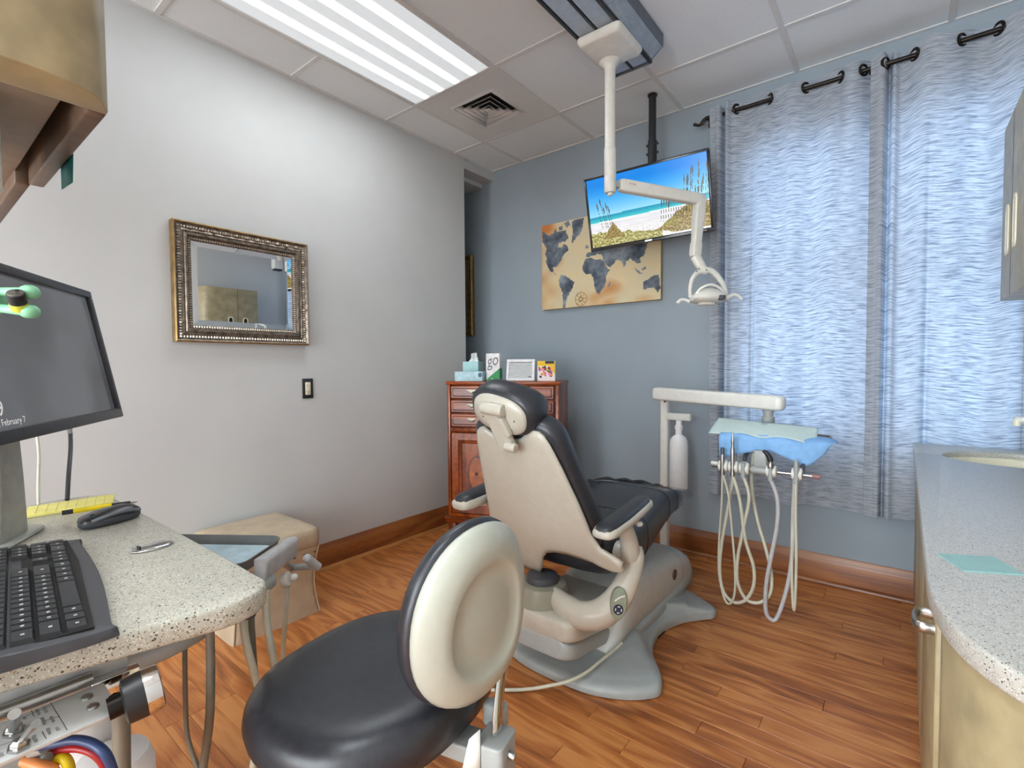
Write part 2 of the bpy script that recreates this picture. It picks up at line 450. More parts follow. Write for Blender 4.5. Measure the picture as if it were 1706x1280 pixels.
def skirting(name, M, L):
    prof = [(0, 0), (0.016, 0), (0.016, 0.105), (0.013, 0.118), (0.010, 0.124), (0.008, 0.138), (0.004, 0.146), (0, 0.146)]
    b = MB().loft([[(x, y, z) for y, z in prof] for x in (0, L)], M=M)
    o = struct(b.build(name, M_OAKB, origin=tuple(M.translation), sharp=25))
    q = [(0.016, 0)]+[(0.016+0.017*math.cos(a*pi/12), 0.017*math.sin(a*pi/12)) for a in range(0, 7)]
    MB().loft([[(x, y, z) for y, z in q] for x in (0, L)], M=M).build('quarter_round', M_QUART if 'left' in name else M_OAKB, o, sharp=25)
    return o
skirting('baseboard_left', frame((0, -0.337, 0), (0, -1, 0), (1, 0, 0)), 6.2)
skirting('baseboard_back', frame((XR, 0, 0), (-1, 0, 0), (0, -1, 0)), 4.2)

# ceiling: slab, T-bar grid, one object per lay-in tile
ce = struct(MB().box(-1.2, XR+0.12, YF-0.12, 0.14, H+0.03, H+0.12).build('ceiling', P('plenum', (120, 120, 120), 0.9), origin=(1, -2, H+0.03)))
xs = [0.0]+[GX+i*TS for i in range(0, 5)]+[XR]
ys = [0.0]+[GY-j*TS for j in range(0, 10)]+[YF]
g = MB(); gw = 0.012
for x in xs[1:-1]: g.box(x-gw, x+gw, YF, 0, H-0.0005, H+0.03)
for j, y in enumerate(ys[1:-1], 1):
    # cross tees stop at the two-cell light fixtures
    q = xs[2] if j == 3 else 0
    if j == 3: g.box(0, xs[1], y-gw, y+gw, H-0.0002, H+0.03)
    if j == 6: g.box(0, xs[3], y-gw, y+gw, H-0.0002, H+0.03); q = xs[4]
    g.box(q, XR, y-gw, y+gw, H-0.0002, H+0.03)
g.box(0, 0.02, YF, -0.337, H, H+0.03); g.box(0, XR, -0.02, 0, H, H+0.03); g.box(XR-0.02, XR, YF, 0, H, H+0.03)
g.build('ceiling_grid', M_GRID, ce, label='white metal T-bar ceiling grid')
tile_mesh = {}
LIGHT_CELLS = {(1, 2), (1, 3)}; VENT_CELL = (1, 1); REAR_CELLS = {(3, 5), (3, 6)}
for i in range(len(xs)-1):
    for j in range(len(ys)-1):
        if (i, j) in LIGHT_CELLS or (i, j) == VENT_CELL or (i, j) in REAR_CELLS: continue
        lx = xs[i+1]-xs[i]; ly = ys[j]-ys[j+1]; key = (round(lx, 3), round(ly, 3))
        if key not in tile_mesh:
            b = MB(); a, c = lx/2-0.009, ly/2-0.009
            b.loft([[(-a, -c, 0.005), (a, -c, 0.005), (a, c, 0.005), (-a, c, 0.005)], [(-a, -c, 0.02), (a, -c, 0.02), (a, c, 0.02), (-a, c, 0.02)]])
            me = bpy.data.meshes.new('ceiling_tile'); me.from_pydata(b.v, [], b.f); me.materials.append(M_TILE); tile_mesh[key] = me
        o = bpy.data.objects.new('ceiling_tile', tile_mesh[key]); COL.objects.link(o); o.parent = ce
        o.location = ((xs[i]+xs[i+1])/2-1, (ys[j]+ys[j+1])/2+2, -0.03)
MB().box(-1.2, 0, -0.337, 0, H, H+0.03).build('recess_ceiling_board', M_TILE, ce)

# ceiling light fixtures
def troffer(x0, x1, y0, y1, label, lit):
    t = thing('ceiling_light', label, 'ceiling light', ((x0+x1)/2, (y0+y1)/2, H))
    a = 0.022
    b = MB()
    for (p0, p1, q0, q1) in ((x0, x1, y0, y0+a), (x0, x1, y1-a, y1), (x0, x0+a, y0+a, y1-a), (x1-a, x1, y0+a, y1-a)):
        b.box(p0+0.001, p1-0.001, q0+0.001, q1-0.001, H-0.004, H+0.02)
    b.build('frame', M_GRID, t, bevel=0.002)
    mt = NT('troffer_lens'); p = mt.pos(); sep = mt.n('ShaderNodeSeparateXYZ'); mt.l(p, sep.inputs[0])
    # four tubes glow through the prismatic lens, softer towards their ends
    u = mt.math('DIVIDE', mt.math('SUBTRACT', sep.outputs[0], x0+a), x1-x0-2*a)
    tot = None
    for cpos, k in ((0.17, 0.9), (0.385, 1.0), (0.60, 1.0), (0.82, 0.9)):
        d = mt.math('DIVIDE', mt.math('SUBTRACT', u, cpos), 0.028)
        gq = mt.math('MULTIPLY', mt.math('POWER', 2.718, mt.math('MULTIPLY', mt.math('POWER', mt.math('ABSOLUTE', d), 3.0), -1.0)), k)
        tot = gq if tot is None else mt.math('ADD', tot, gq)
    v = mt.math('DIVIDE', mt.math('SUBTRACT', sep.outputs[1], y0), y1-y0)
    e = mt.math('MINIMUM', mt.math('MULTIPLY', mt.math('SUBTRACT', 1.0, v), 9.0), mt.math('MULTIPLY', v, 9.0))
    e = mt.math('MINIMUM', e, 1.0)
    st = mt.math('MULTIPLY_ADD', mt.math('MULTIPLY', tot, e), TROFFER_TUBE, TROFFER_GAP)
    mt.set(**{'Base Color': (0.35, 0.35, 0.35, 1), 'Roughness': 0.4, 'Emission Color': (0.93, 0.97, 1.0, 1)})
    mt.l(st, mt.b.inputs['Emission Strength'])
    MB().box(x0+a, x1-a, y0+a, y1-a, H, H+0.006).build('lens', mt.m if lit else M_WHITE, t)
    return t
troffer(xs[1], xs[2], ys[4], ys[2], 'lit white ceiling panel light with four bright tubes beside white wall', True)
troffer(xs[3], xs[4], ys[7], ys[5], 'unlit ceiling panel added around the fill lamp behind the camera', False)  # unseen panel, added to house the rear fill lamp

# air vent panel (lies in one ceiling cell)
v = thing('air_vent', 'square white louvred ceiling air vent between panel light and blue wall', 'vent', ((xs[1]+xs[2])/2, (ys[1]+ys[2])/2, H))
cx, cy = v.location.x, v.location.y; hw = TS/2-0.004
def sqring(b, r0, z0, r1, z1, r2=None, z2=None):
    rings = [[(cx-r, cy-r, z), (cx+r, cy-r, z), (cx+r, cy+r, z), (cx-r, cy+r, z)] for r, z in ((r0, z0), (r1, z1))]
    b.loft(rings, c0=False, c1=False)
b = MB(); sqring(b, hw, H+0.001, 0.165, H+0.001); sqring(b, 0.165, H+0.001, 0.150, H-0.006); sqring(b, 0.150, H-0.006, 0.146, H+0.004)
b.build('face_plate', M_GRID, v, recalc=False)
MB().box(cx-0.17, cx+0.17, cy-0.17, cy+0.17, H+0.028, H+0.03).build('duct_back', M_DARKS, v)
for k in range(4):
    r = 0.134-k*0.034
    b = MB()
    for (sx, sy) in ((1, 0), (-1, 0), (0, 1), (0, -1)):
        # each louvre slopes down and outwards
        o0, o1 = r+0.010, r-0.016
        if sx: vs = [(cx+sx*o0, cy-o0, H-0.004), (cx+sx*o0, cy+o0, H-0.004), (cx+sx*o1, cy+o1, H+0.02), (cx+sx*o1, cy-o1, H+0.02)]
        else: vs = [(cx-o0, cy+sy*o0, H-0.004), (cx+o0, cy+sy*o0, H-0.004), (cx+o1, cy+sy*o1, H+0.02), (cx-o1, cy+sy*o1, H+0.02)]
        b.add(vs, [(0, 1, 2, 3)])
    b.build('louvre', M_GRID, v, solid=0.0015)
MB().box(cx-0.018, cx+0.018, cy-0.018, cy+0.018, H-0.003, H).build('centre_plate', M_GRID, v)

# windows behind the curtains
def window(n, x0, x1):
    b = MB(); f = 0.045
    for q in ((x0, x0+f, WZ0, WZ1), (x1-f, x1, WZ0, WZ1), (x0+f, x1-f, WZ0, WZ0+f), (x0+f, x1-f, WZ1-f, WZ1), (x0+f, x1-f, 1.60, 1.65)):
        b.box(q[0], q[1], 0.04, 0.10, q[2], q[3])
    o = struct(b.build('window_%d' % n, M_WHITE, origin=((x0+x1)/2, 0.07, WZ0), bevel=0.004))
    MB().box(x0+f, x1-f, 0.068, 0.072, WZ0+f, 1.60).build('pane', M_GLASS, o)
    MB().box(x0+f, x1-f, 0.068, 0.072, 1.65, WZ1-f).build('pane', M_GLASS, o)
window(1, WX0, 2.455); window(2, 2.485, WX1)
struct(MB().box(2.455, 2.485, 0.02, 0.12, WZ0, WZ1).build('trim_2', M_WHITE, origin=(2.47, 0.07, WZ0)))

# ------------------------------------------------------------------ curtains and rod
RODY, RODZ = -0.085, 2.565
rod = thing('curtain_rod', 'dark bronze curtain rod with curled finial above window', 'curtain rod', (2.4, 0, RODZ))
MB().cyl((1.70, RODY, RODZ), (3.19, RODY, RODZ), 0.0105, n=14).build('pole', M_IRON, rod)
MB().tube([(1.71, RODY, RODZ), (1.685, RODY, RODZ+0.004), (1.665, RODY, RODZ-0.004), (1.645, RODY, RODZ-0.022), (1.628, RODY, RODZ-0.018), (1.618, RODY, RODZ-0.012)], [0.011, 0.012, 0.011, 0.008, 0.007, 0.009], n=10).ell((1.616, RODY, RODZ-0.011), (0.012, 0.010, 0.009), 10).tube([(1.68, RODY, RODZ+0.004), (1.667, RODY, RODZ-0.018), (1.660, RODY, RODZ-0.030)], [0.008, 0.006, 0.004], n=8).build('finial', M_IRON, rod)
for x in (1.695, 2.445, 3.17):
    MB().cyl((x, -0.001, RODZ-0.008), (x, -0.012, RODZ-0.008), 0.026, n=16).cyl((x, -0.01, RODZ-0.012), (x, RODY, RODZ-0.012), 0.007, n=8).build('bracket', M_IRON, rod)
def curtain(x0, x1, gs, label, phase, edges=(True, True), zb=0.415):
    t = thing('curtain', label, 'curtain', ((x0+x1)/2, RODY, zb), group='curtain panels at the window')
    A = 0.030
    knots = [x0]+gs+[x1]
    sgn0 = -1 if phase == 'front' else 1
    def yoff(x, zf):
        # serpentine about the rod at the top, soft irregular folds lower down
        k = 0
        while k < len(knots)-2 and x > knots[k+1]: k += 1
        q = (x-knots[k])/max(1e-6, knots[k+1]-knots[k]); s = sgn0*(1 if k % 2 == 0 else -1)
        if k == 0: q = 0.5+q*0.5
        elif k == len(knots)-2: q = q*0.5
        top = s*A*math.sin(pi*q)
        low = 0.015*math.sin(x*29+1.3*math.sin(x*9))+0.006*math.sin(x*63+2)+0.010*nz(x*7, zf*2.0, x0)
        groove = 0.050*math.exp(-((x-(x0+0.072))/0.0075)**2)+0.028*math.exp(-((x-(x0+0.225))/0.012)**2)*(1-zf)
        ridge = -0.016*math.exp(-((x-(x0+0.095))/0.014)**2)-0.012*math.exp(-((x-(x0+0.050))/0.016)**2)
        return top*(0.30+0.70*zf**3)+low*(1-zf)**0.8*0.9+(groove+ridge if edges[0] else 0)
    W = x1-x0; fold = 0.058; tot = W+fold*(edges[0]+edges[1]); nu = max(24, int(tot*300)); nv = 50
    HT = RODZ+0.045
    def pt(u, vv):
        s = u*tot-(fold if edges[0] else 0)
        back = 0.0
        if s < 0: x = x0-s; back = 0.006
        elif s > W: x = x1-(s-W); back = 0.006
        else: x = s+x0
        zf = vv
        rnd = 0.004*math.sin(min(1, max(0, s/0.02))*pi/2)
        ztop = HT+0.008*math.sin(x*41+x0*5)+(0.018*math.exp(-((x-(x0+0.092))/0.012)**2)+0.012*math.exp(-((x-(x0+0.045))/0.015)**2) if edges[0] else 0)
        z = zb+0.008*math.sin(x*17)+(ztop-zb)*vv
        y = RODY+yoff(x, zf)+back
        y = min(y, -0.012)
        return (x, y, z)
    b = MB(); b.grid(pt, nu, nv)
    o = b.build('fabric', M_CURT, t, sharp=180)
    uvl = o.data.uv_layers.new(name='UVMap'); buf = []
    vid = [0]*len(o.data.loops); o.data.loops.foreach_get('vertex_index', vid)
    for i in vid:
        a = (i % (nu+1))/nu*tot; c = (i//(nu+1))/nv*(HT-zb); buf.extend((a+x0, c))
    uvl.data.foreach_set('uv', buf)
    for gx_ in gs:
        ring = []
        for a in range(17):
            an = 2*pi*a/16; ring.append((gx_+0.006*math.cos(an), RODY+0.0, RODZ+0.026*math.sin(an)))
        s = 1
        # grommet ring set into the cloth where it crosses the pole
        e = Vector((0.55, 0.83, 0)).normalized() if gs.index(gx_) % 2 == (0 if phase == 'front' else 1) else Vector((0.55, -0.83, 0)).normalized()
        c = Vector((gx_, RODY, RODZ+0.004))
        MB().tube([c+e*0.024*math.cos(2*pi*a/16)+Vector((0, 0, 0.024*math.sin(2*pi*a/16))) for a in range(17)], 0.0062, n=8, smooth=False).build('grommet', M_IRON, t)
    return t
curtain(1.705, 2.456, [1.845, 2.010, 2.177, 2.324, 2.418], 'left pale blue-grey slub curtain panel, beside the television', 'front', (True, False))
curtain(2.446, 2.985, [2.503, 2.608, 2.771, 2.885], 'wide middle blue-grey curtain panel above the counter end', 'front', (True, False))
curtain(2.972, 3.185, [3.02, 3.10], 'narrow right-hand curtain panel behind the wall cabinet', 'back', (True, False))

# ------------------------------------------------------------------ things on the white wall
def moulding(b, y0, y1, z0, z1, prof, x=0.0):
    """picture-frame moulding on the plane x: prof = (inset, height)"""
    rings = [[(x+h, y0+i, z0+i), (x+h, y1-i, z0+i), (x+h, y1-i, z1-i), (x+h, y0+i, z1-i)] for i, h in prof]
    b.loft(rings, c0=False, c1=False)
my0, my1, mz0, mz1 = -2.248, -1.612, 1.276, 1.822
mi = thing('wall_mirror', 'rectangular wall mirror in an ornate antique silver frame on white wall', 'mirror', (0, (my0+my1)/2, mz0))
b = MB(); moulding(b, my0, my1, mz0, mz1, [(0, 0.001), (0, 0.040), (0.006, 0.044)]); b.build('frame_edge', M_GOLD, mi, recalc=False, sharp=30)
b = MB(); moulding(b, my0, my1, mz0, mz1, [(0.006, 0.044), (0.011, 0.040), (0.016, 0.033), (0.030, 0.030), (0.040, 0.034), (0.044, 0.030), (0.050, 0.036), (0.058, 0.036), (0.062, 0.022), (0.080, 0.014)])
b.build('frame', M_SILV, mi, recalc=False, sharp=30)
fm = 0.080
MB().box(0.004, 0.012, my0+fm, my1-fm, mz0+fm, mz1-fm).build('backing', M_DARKS, mi)
gl = MB(); bv = 0.026
moulding(gl, my0+fm-0.002, my1-fm+0.002, mz0+fm-0.002, mz1-fm+0.002, [(0, 0.0135), (bv, 0.0165)])
i = bv+fm-0.002
gl.add([(0.0165, my0+i, mz0+i), (0.0165, my1-i, mz0+i), (0.0165, my1-i, mz1-i), (0.0165, my0+i, mz1-i)], [(0, 1, 2, 3)])
gl.build('mirror_glass', M_MIRROR, mi, recalc=False, sharp=1)
be = MB(); n1 = 46; n2 = 38; q = 0.071
for k in range(n1):
    y = my0+q+(my1-my0-2*q)*k/(n1-1)
    for z in (mz0+q, mz1-q): be.ell((0.021, y, z), (0.006, 0.0045, 0.007), 6)
for k in range(1, n2-1):
    z = mz0+q+(mz1-mz0-2*q)*k/(n2-1)
    for y in (my0+q, my1-q): be.ell((0.021, y, z), (0.006, 0.007, 0.0045), 6)
stuff(be.build('beading', M_SILVB, mi))
orn = MB(); q = 0.024
def leafrow(a0, a1, fixed, horiz):
    n = int(abs(a1-a0)/0.0125)
    for k in range(n+1):
        a = a0+(a1-a0)*k/n; big = k % 4 == 0
        r = (0.009, 0.009, 0.0095) if big else (0.007, 0.0042, 0.0075)
        if horiz: orn.ell((0.034, a, fixed), r, 6)
        else: orn.ell((0.034, fixed, a), (r[0], r[2], r[1]), 6)
leafrow(my0+q, my1-q, mz0+q, True); leafrow(my0+q, my1-q, mz1-q, True)
leafrow(mz0+q+0.012, mz1-q-0.012, my0+q, False); leafrow(mz0+q+0.012, mz1-q-0.012, my1-q, False)
stuff(orn.build('leaf_ornament', M_SILVB, mi))

ot = thing('wall_outlet', 'beige outlet in a black cover plate low on white wall', 'outlet', (0, -1.61, 1.04))
MB().box(0.0005, 0.007, -1.640, -1.577, 0.984, 1.094).build('cover_plate', M_BLACKP, ot, bevel=0.003)
MB().box(0.006, 0.010, -1.624, -1.593, 1.004, 1.074).build('receptacle', P('ivory_plastic', (222, 214, 190), 0.4), ot, bevel=0.002)
b = MB()
for z in (1.021, 1.057):
    for dy in (-0.006, 0.006): b.box(0.0098, 0.0104, -1.6085+dy-0.001, -1.6085+dy+0.001, z-0.005, z+0.005)
    b.box(0.0098, 0.0104, -1.6105, -1.6065, z-0.012, z-0.008)
b.build('slots', M_DARKS, ot)

# gilt frame on the blue wall in the recess
pf = thing('picture_frame', 'gilt rope-edged picture frame on the blue wall in the recess', 'picture frame', (-0.50, 0, 1.41))
fx0, fx1, fz0, fz1 = -0.80, -0.215, 1.41, 2.08
def mould_y(b, x0, x1, z0, z1, prof, y=0.0):
    b.loft([[(x0+i, y-h, z0+i), (x1-i, y-h, z0+i), (x1-i, y-h, z1-i), (x0+i, y-h, z1-i)] for i, h in prof], c0=False, c1=False)
b = MB(); mould_y(b, fx0, fx1, fz0, fz1, [(0, 0.001), (0, 0.025), (0.012, 0.034), (0.030, 0.028), (0.034, 0.020), (0.064, 0.018), (0.070, 0.008)])
b.build('frame', M_GOLD, pf, sharp=30)
b = MB()
for k in range(26):
    z = fz0+0.05+(fz1-fz0-0.1)*k/25
    for x in (fx0+0.049, fx1-0.049): b.ell((0, 0, 0), (0.013, 0.010, 0.017), 8, M=T(x, -0.022, z) @ Matrix.Rotation(0.6, 4, 'Y'))
for k in range(22):
    x = fx0+0.06+(fx1-fx0-0.12)*k/21
    for z in (fz0+0.049, fz1-0.049): b.ell((0, 0, 0), (0.017, 0.010, 0.013), 8, M=T(x, -0.022, z) @ Matrix.Rotation(0.6, 4, 'Y'))
stuff(b.build('rope_moulding', M_GOLD, pf))
MB().box(fx0+0.06, fx1-0.06, -0.010, -0.004, fz0+0.06, fz1-0.06).build('picture', P('faded_print', (150, 140, 120), 0.6, var=0.2, scale=6), pf)

# ------------------------------------------------------------------ map canvas
mx0, mx1, mzb, mzt = pY(903, 517, -0.035).x, pY(1101, 402, -0.035).x, pY(903, 517, -0.035).z, pY(897, 378, -0.035).z
mp = thing('map_canvas', 'stretched canvas of a slate and sand world map on blue wall', 'wall art', ((mx0+mx1)/2, 0, mzb))
MB().box(mx0, mx1, -0.034, -0.001, mzb, mzt).build('canvas', P('canvas_edge', (178, 158, 120), 0.8), mp, bevel=0.003)
def muv(x, y):
    top = 150-0.229*(x-50); bot = 1180-0.0861*(x-60)
    return ((x-50)/1535, (bot-y)/(bot-top))
LAND = [[(60, 210), (150, 260), (230, 225), (330, 200), (400, 190), (440, 280), (400, 320), (350, 330), (290, 360), (300, 410), (350, 400), (370, 350), (420, 380), (440, 430), (380, 480), (350, 530), (310, 600), (260, 640), (215, 650), (220, 710), (270, 740), (240, 735), (170, 690), (120, 610), (110, 480), (120, 420), (60, 340)],
        [(480, 70), (560, 40), (650, 30), (640, 130), (600, 230), (540, 270), (500, 345), (485, 310), (500, 200)],
        [(320, 745), (380, 745), (430, 770), (520, 830), (500, 900), (450, 960), (420, 1030), (385, 1165), (360, 1150), (350, 950), (310, 890), (300, 820)],
        [(680, 530), (740, 520), (800, 540), (900, 545), (930, 600), (960, 660), (990, 665), (940, 760), (935, 850), (890, 930), (850, 975), (820, 960), (790, 880), (780, 800), (760, 730), (680, 725), (640, 690), (630, 640), (650, 580)],
        [(990, 815), (1000, 840), (970, 890), (960, 870)], [(670, 400), (690, 350), (715, 390), (700, 410)],
        [(670, 510), (690, 470), (740, 450), (800, 440), (820, 400), (780, 330), (850, 250), (1000, 180), (1200, 100), (1400, 50), (1500, 80), (1540, 200), (1450, 300), (1420, 400), (1410, 480), (1350, 530), (1360, 590), (1330, 600), (1270, 550), (1230, 530), (1180, 580), (1170, 650), (1130, 560), (1080, 540), (1050, 575), (990, 640), (950, 620), (910, 550), (890, 480), (830, 470), (780, 490), (720, 510)],
        [(1385, 900), (1390, 830), (1450, 790), (1500, 750), (1570, 740), (1585, 900), (1560, 965), (1510, 900), (1440, 910), (1390, 935)],
        [(1370, 670), (1410, 630), (1420, 660), (1390, 690)], [(1290, 650), (1380, 720), (1350, 725), (1300, 680)], [(230, 200), (260, 170), (285, 240), (250, 255)], [(380, 100), (440, 60), (470, 120), (420, 150)], [(300, 150), (360, 130), (350, 180), (310, 190)]]
LUV = [[muv(*p) for p in poly] for poly in LAND]
ccu, ccv = muv(610, 1040)
def map_col(u, v):
    du = u+0.006*nz(u*40, v*30); dv = v+0.008*nz(u*38, v*33, 5)
    a = 0.5+0.5*nz(u*5, v*4, 2)+0.25*nz(u*17, v*12, 7)
    base = lerp((228, 204, 158), (212, 204, 172), max(0, min(1, a)))
    o = 0.5+0.6*nz(u*4+9, v*5, 3)
    if o > 0.62: base = lerp(base, (200, 138, 78), min(1, (o-0.62)*3.0))
    q = max(0.0, 1-u/0.2)+max(0.0, 1-v/0.25)*max(0.0, 1-abs(u-0.55)/0.3)
    base = lerp(base, (200, 142, 86), max(0, min(0.8, q*(0.45+0.9*nz(u*9, v*7, 1)))))
    base = lerp(base, (208, 118, 46), 0.8*max(0.0, min(1.0, (v-0.82)*9))*max(0.0, min(1.0, (0.14-u)*14)))
    for poly in LUV:
        if pip(du, dv, poly):
            k = 0.5+0.7*nz(u*9, v*7, 11)+0.3*nz(u*30, v*25, 4)
            return lerp((48, 58, 72), (150, 160, 170), max(0, min(1, k)))
    r = math.hypot((u-ccu)*1.5, v-ccv)
    if abs(r-0.075) < 0.005 or abs(r-0.022) < 0.007: return (160, 122, 72)
    if r < 0.062 and (math.atan2(v-ccv, (u-ccu)*1.5)*8/(2*pi) % 1) < 0.22: return (164, 128, 78)
    return base
painted('print', map_col, 150, 96, (mx0+0.001, -0.0345, mzb+0.001), (mx1-mx0-0.002, 0, 0), (0, 0, mzt-mzb-0.002), M_PRINT, mp)

# ------------------------------------------------------------------ television on its ceiling pole
tvc = Vector((1.485, -0.475, 0)); tvy = math.radians(3.0)
TVW, TVH = 0.73, 0.43
tl = pD(968, 301, 2.94); tr_ = pD(1178, 247, 2.575); br = pD(1193, 387, 2.64); bl = pD(990, 416, 2.99)
ex = (tr_-tl).normalized(); ey = ((tl+tr_)/2-(bl+br)/2); ey = (ey-ex*ey.dot(ex)).normalized()
cen = (tl+tr_+br+bl)/4; TVW = ((tr_-tl).length+(br-bl).length)/2; TVH = ((tl-bl).length+(tr_-br).length)/2
TM = frame(cen, ex, ey)
tv = thing('television', 'flat television showing a white sand beach, hung on black pole', 'television', tuple(cen))
a, c = TVW/2, TVH/2
MB().box(-a, a, -c, c, -0.035, -0.002, M=TM).build('back_case', M_BLACKP, tv, bevel=0.004)
MB().box(-0.16, 0.16, -0.12, 0.12, -0.065, -0.035, M=TM).build('rear_bulge', M_BLACKP, tv, bevel=0.01)
bz = 0.013; bb = 0.020
b = MB()
for q in ((-a, a, c-bz, c), (-a, a, -c, -c+bb), (-a, -a+bz, -c+bb, c-bz), (a-bz, a, -c+bb, c-bz)): b.box(q[0], q[1], q[2], q[3], -0.004, 0.005, M=TM)
b.build('bezel', P('gloss_black_bezel', (22, 22, 24), 0.2), tv, bevel=0.0015)
rt = random.Random(11)
stalks = [(0.10, 0.36, 0.66), (0.135, 0.36, 0.72), (0.18, 0.34, 0.64), (0.20, 0.30, 0.58), (0.155, 0.3, 0.6)]
stalksR = [(0.80+0.012*k+rt.uniform(-.01, .01), 0.35, rt.uniform(0.58, 0.95)) for k in range(16)]+[(0.62+0.02*k, 0.3, rt.uniform(0.45, 0.62)) for k in range(9)]
def tv_col(u, v):
    hz = 0.445+0.02*u; n_ = nz(u*60, v*40)
    for (su, s0, s1) in stalks+stalksR:
        lean = (v-s0)*(-0.10 if su < 0.4 else 0.06)
        wid = 0.0016+(0.0042*(1-abs(v-s1+0.07)/0.06) if abs(v-s1+0.07) < 0.06 else 0)
        if s0-0.1 < v < s1 and abs(u-su-lean) < wid: return lerp((104, 88, 54), (58, 60, 40), 0.5+n_)
    if v > hz:
        q = (v-hz)/(1-hz); return lerp((150, 214, 250), (0, 128, 222), min(1, q*1.25))
    if v > hz-0.085:
        q = (hz-v)/0.085; return lerp((20, 140, 176), (72, 196, 202), q)
    if v > hz-0.10: return (240, 244, 246)
    duneR = 0.30+0.22*max(0, (u-0.56))/0.44 if u > 0.56 else -1
    duneR = 0.06+0.34*min(1, (u-0.54)/0.30)+0.03*nz(u*25, 1) if u > 0.54 else -1
    tuft = 0.33-abs(u-0.205)*2.4+0.03*nz(u*80, 3)
    if abs(u-0.205) < 0.11 and v < tuft and v > 0.10:
        return lerp((110, 92, 40), (176, 150, 84), 0.5+0.9*n_)
    if v < duneR and v > (0.03 if u > 0.7 else 0.12-(u-0.54)*0.5):
        return lerp(lerp((96, 80, 36), (190, 164, 96), max(0, min(1, 0.5+1.1*n_))), (150, 150, 70), max(0, nz(u*9, v*9, 4)))
    left = 0.20-0.22*max(0, u-0.12)+0.05*nz(u*18, v*9, 6)
    if v < left and u < 0.62:
        return lerp((112, 112, 34), (208, 196, 140), max(0, min(1, 0.5+1.2*n_)))
    s = 0.5+0.8*nz(u*90, v*120, 8)
    if v > 0.24: return lerp((206, 206, 212), (238, 236, 238), max(0, min(1, 0.5+0.6*nz(u*8, v*60, 5))))
    return lerp((168, 164, 164), (246, 244, 244), max(0, min(1, s+0.25)))
e0 = TM.to_3x3()
painted('screen', tv_col, 200, 112, TM @ Vector((-a+bz, -c+bb, 0.001)), e0 @ Vector((TVW-2*bz, 0, 0)), e0 @ Vector((0, TVH-bz-bb, 0)), M_SCREEN, tv)
MB().box(-0.02, 0.02, -c+0.004, -c+0.014, 0.005, 0.0062, M=TM).build('sensor_window', M_STEEL, tv)
MB().box(a-0.062, a-0.036, -c+0.007, -c+0.013, 0.005, 0.0058, M=TM).build('badge', P('grey_print', (170, 170, 172), 0.5), tv)
tm = thing('television_mount', 'black ceiling pole holding the television', 'tv mount', (1.441, -0.286, H))
px, py = 1.441, -0.286
MB().cyl((px, py, H), (px, py, H-0.008), 0.027, n=24).build('ceiling_flange', M_BLACKP, tm)
MB().cyl((px, py, H-0.01), (px, py, 2.30), 0.021, n=18).cyl((px, py, 2.44), (px, py, 1.90), 0.025, n=18).build('pole', M_BLACKP, tm)
b = MB()
for z in (2.42, 2.37): b.cyl((px-0.034, py, z), (px+0.034, py, z), 0.008, n=8)
b.build('clamp_screw', M_BLACKP, tm)
bk = TM @ Vector((0, 0, -0.064))
MB().tube([(px, py, 1.97), (px, (py+bk.y)/2, 1.98), (bk.x, bk.y, bk.z)], 0.02, n=8, smooth=False).build('tilt_arm', M_BLACKP, tm)
MB().box(-0.11, 0.11, -0.1, 0.1, -0.070, -0.0655, M=TM).build('mount_plate', M_BLACKP, tm)

# ------------------------------------------------------------------ ceiling track lamp
tk = thing('track_light', 'long ceiling track box with blue-grey ribbed lenses beyond panel light', 'ceiling light', (1.55, -1.4, H))
ty0, ty1 = -2.35, -0.755
sec = [(1.440, H-0.001), (1.440, 2.598), (1.628, 2.598), (1.690, 2.640), (1.690, H-0.001)]
MB().loft([[(x, y, z) for x, z in sec] for y in (ty0, ty1)]).build('housing', P('track_grey', (92, 100, 112), 0.4), tk, bevel=0.004)
def ribbed(x0, x1, z0, z1, name):
    b = MB(); n = 14
    nx, nzv = (z1-z0), -(x1-x0); ln = math.hypot(nx, nzv); nx /= ln; nzv /= ln
    prof = []
    for k in range(n):
        for dq, h in ((0.0, 0.0012), (0.5, 0.0042)):
            q = (k+dq)/n; prof.append((x0+(x1-x0)*q+nx*h, z0+(z1-z0)*q+nzv*h))
    prof.append((x1+nx*0.0012, z1+nzv*0.0012))
    b.loft([[(x, y, z) for x, z in prof] for y in (ty0+0.015, ty1-0.012)], c0=False, c1=False, closed=False)
    b.build(name, P('ribbed_lens', (180, 192, 204), 0.25, var=0.03), tk)
ribbed(1.452, 1.530, 2.598, 2.598, 'lens'); ribbed(1.542, 1.618, 2.598, 2.598, 'lens'); ribbed(1.634, 1.686, 2.602, 2.637, 'side_lens')
for x0, x1 in ((1.436, 1.450), (1.531, 1.541), (1.618, 1.632)):
    MB().box(x0, x1, ty0, ty1, 2.590, 2.602).build('divider_bar', M_BLACKP, tk, bevel=0.002)
b = MB().box(1.436, 1.632, ty1, ty1+0.010, 2.590, H-0.001)
b.build('end_cap', P('track_end', (96, 104, 112), 0.4), tk, bevel=0.003)

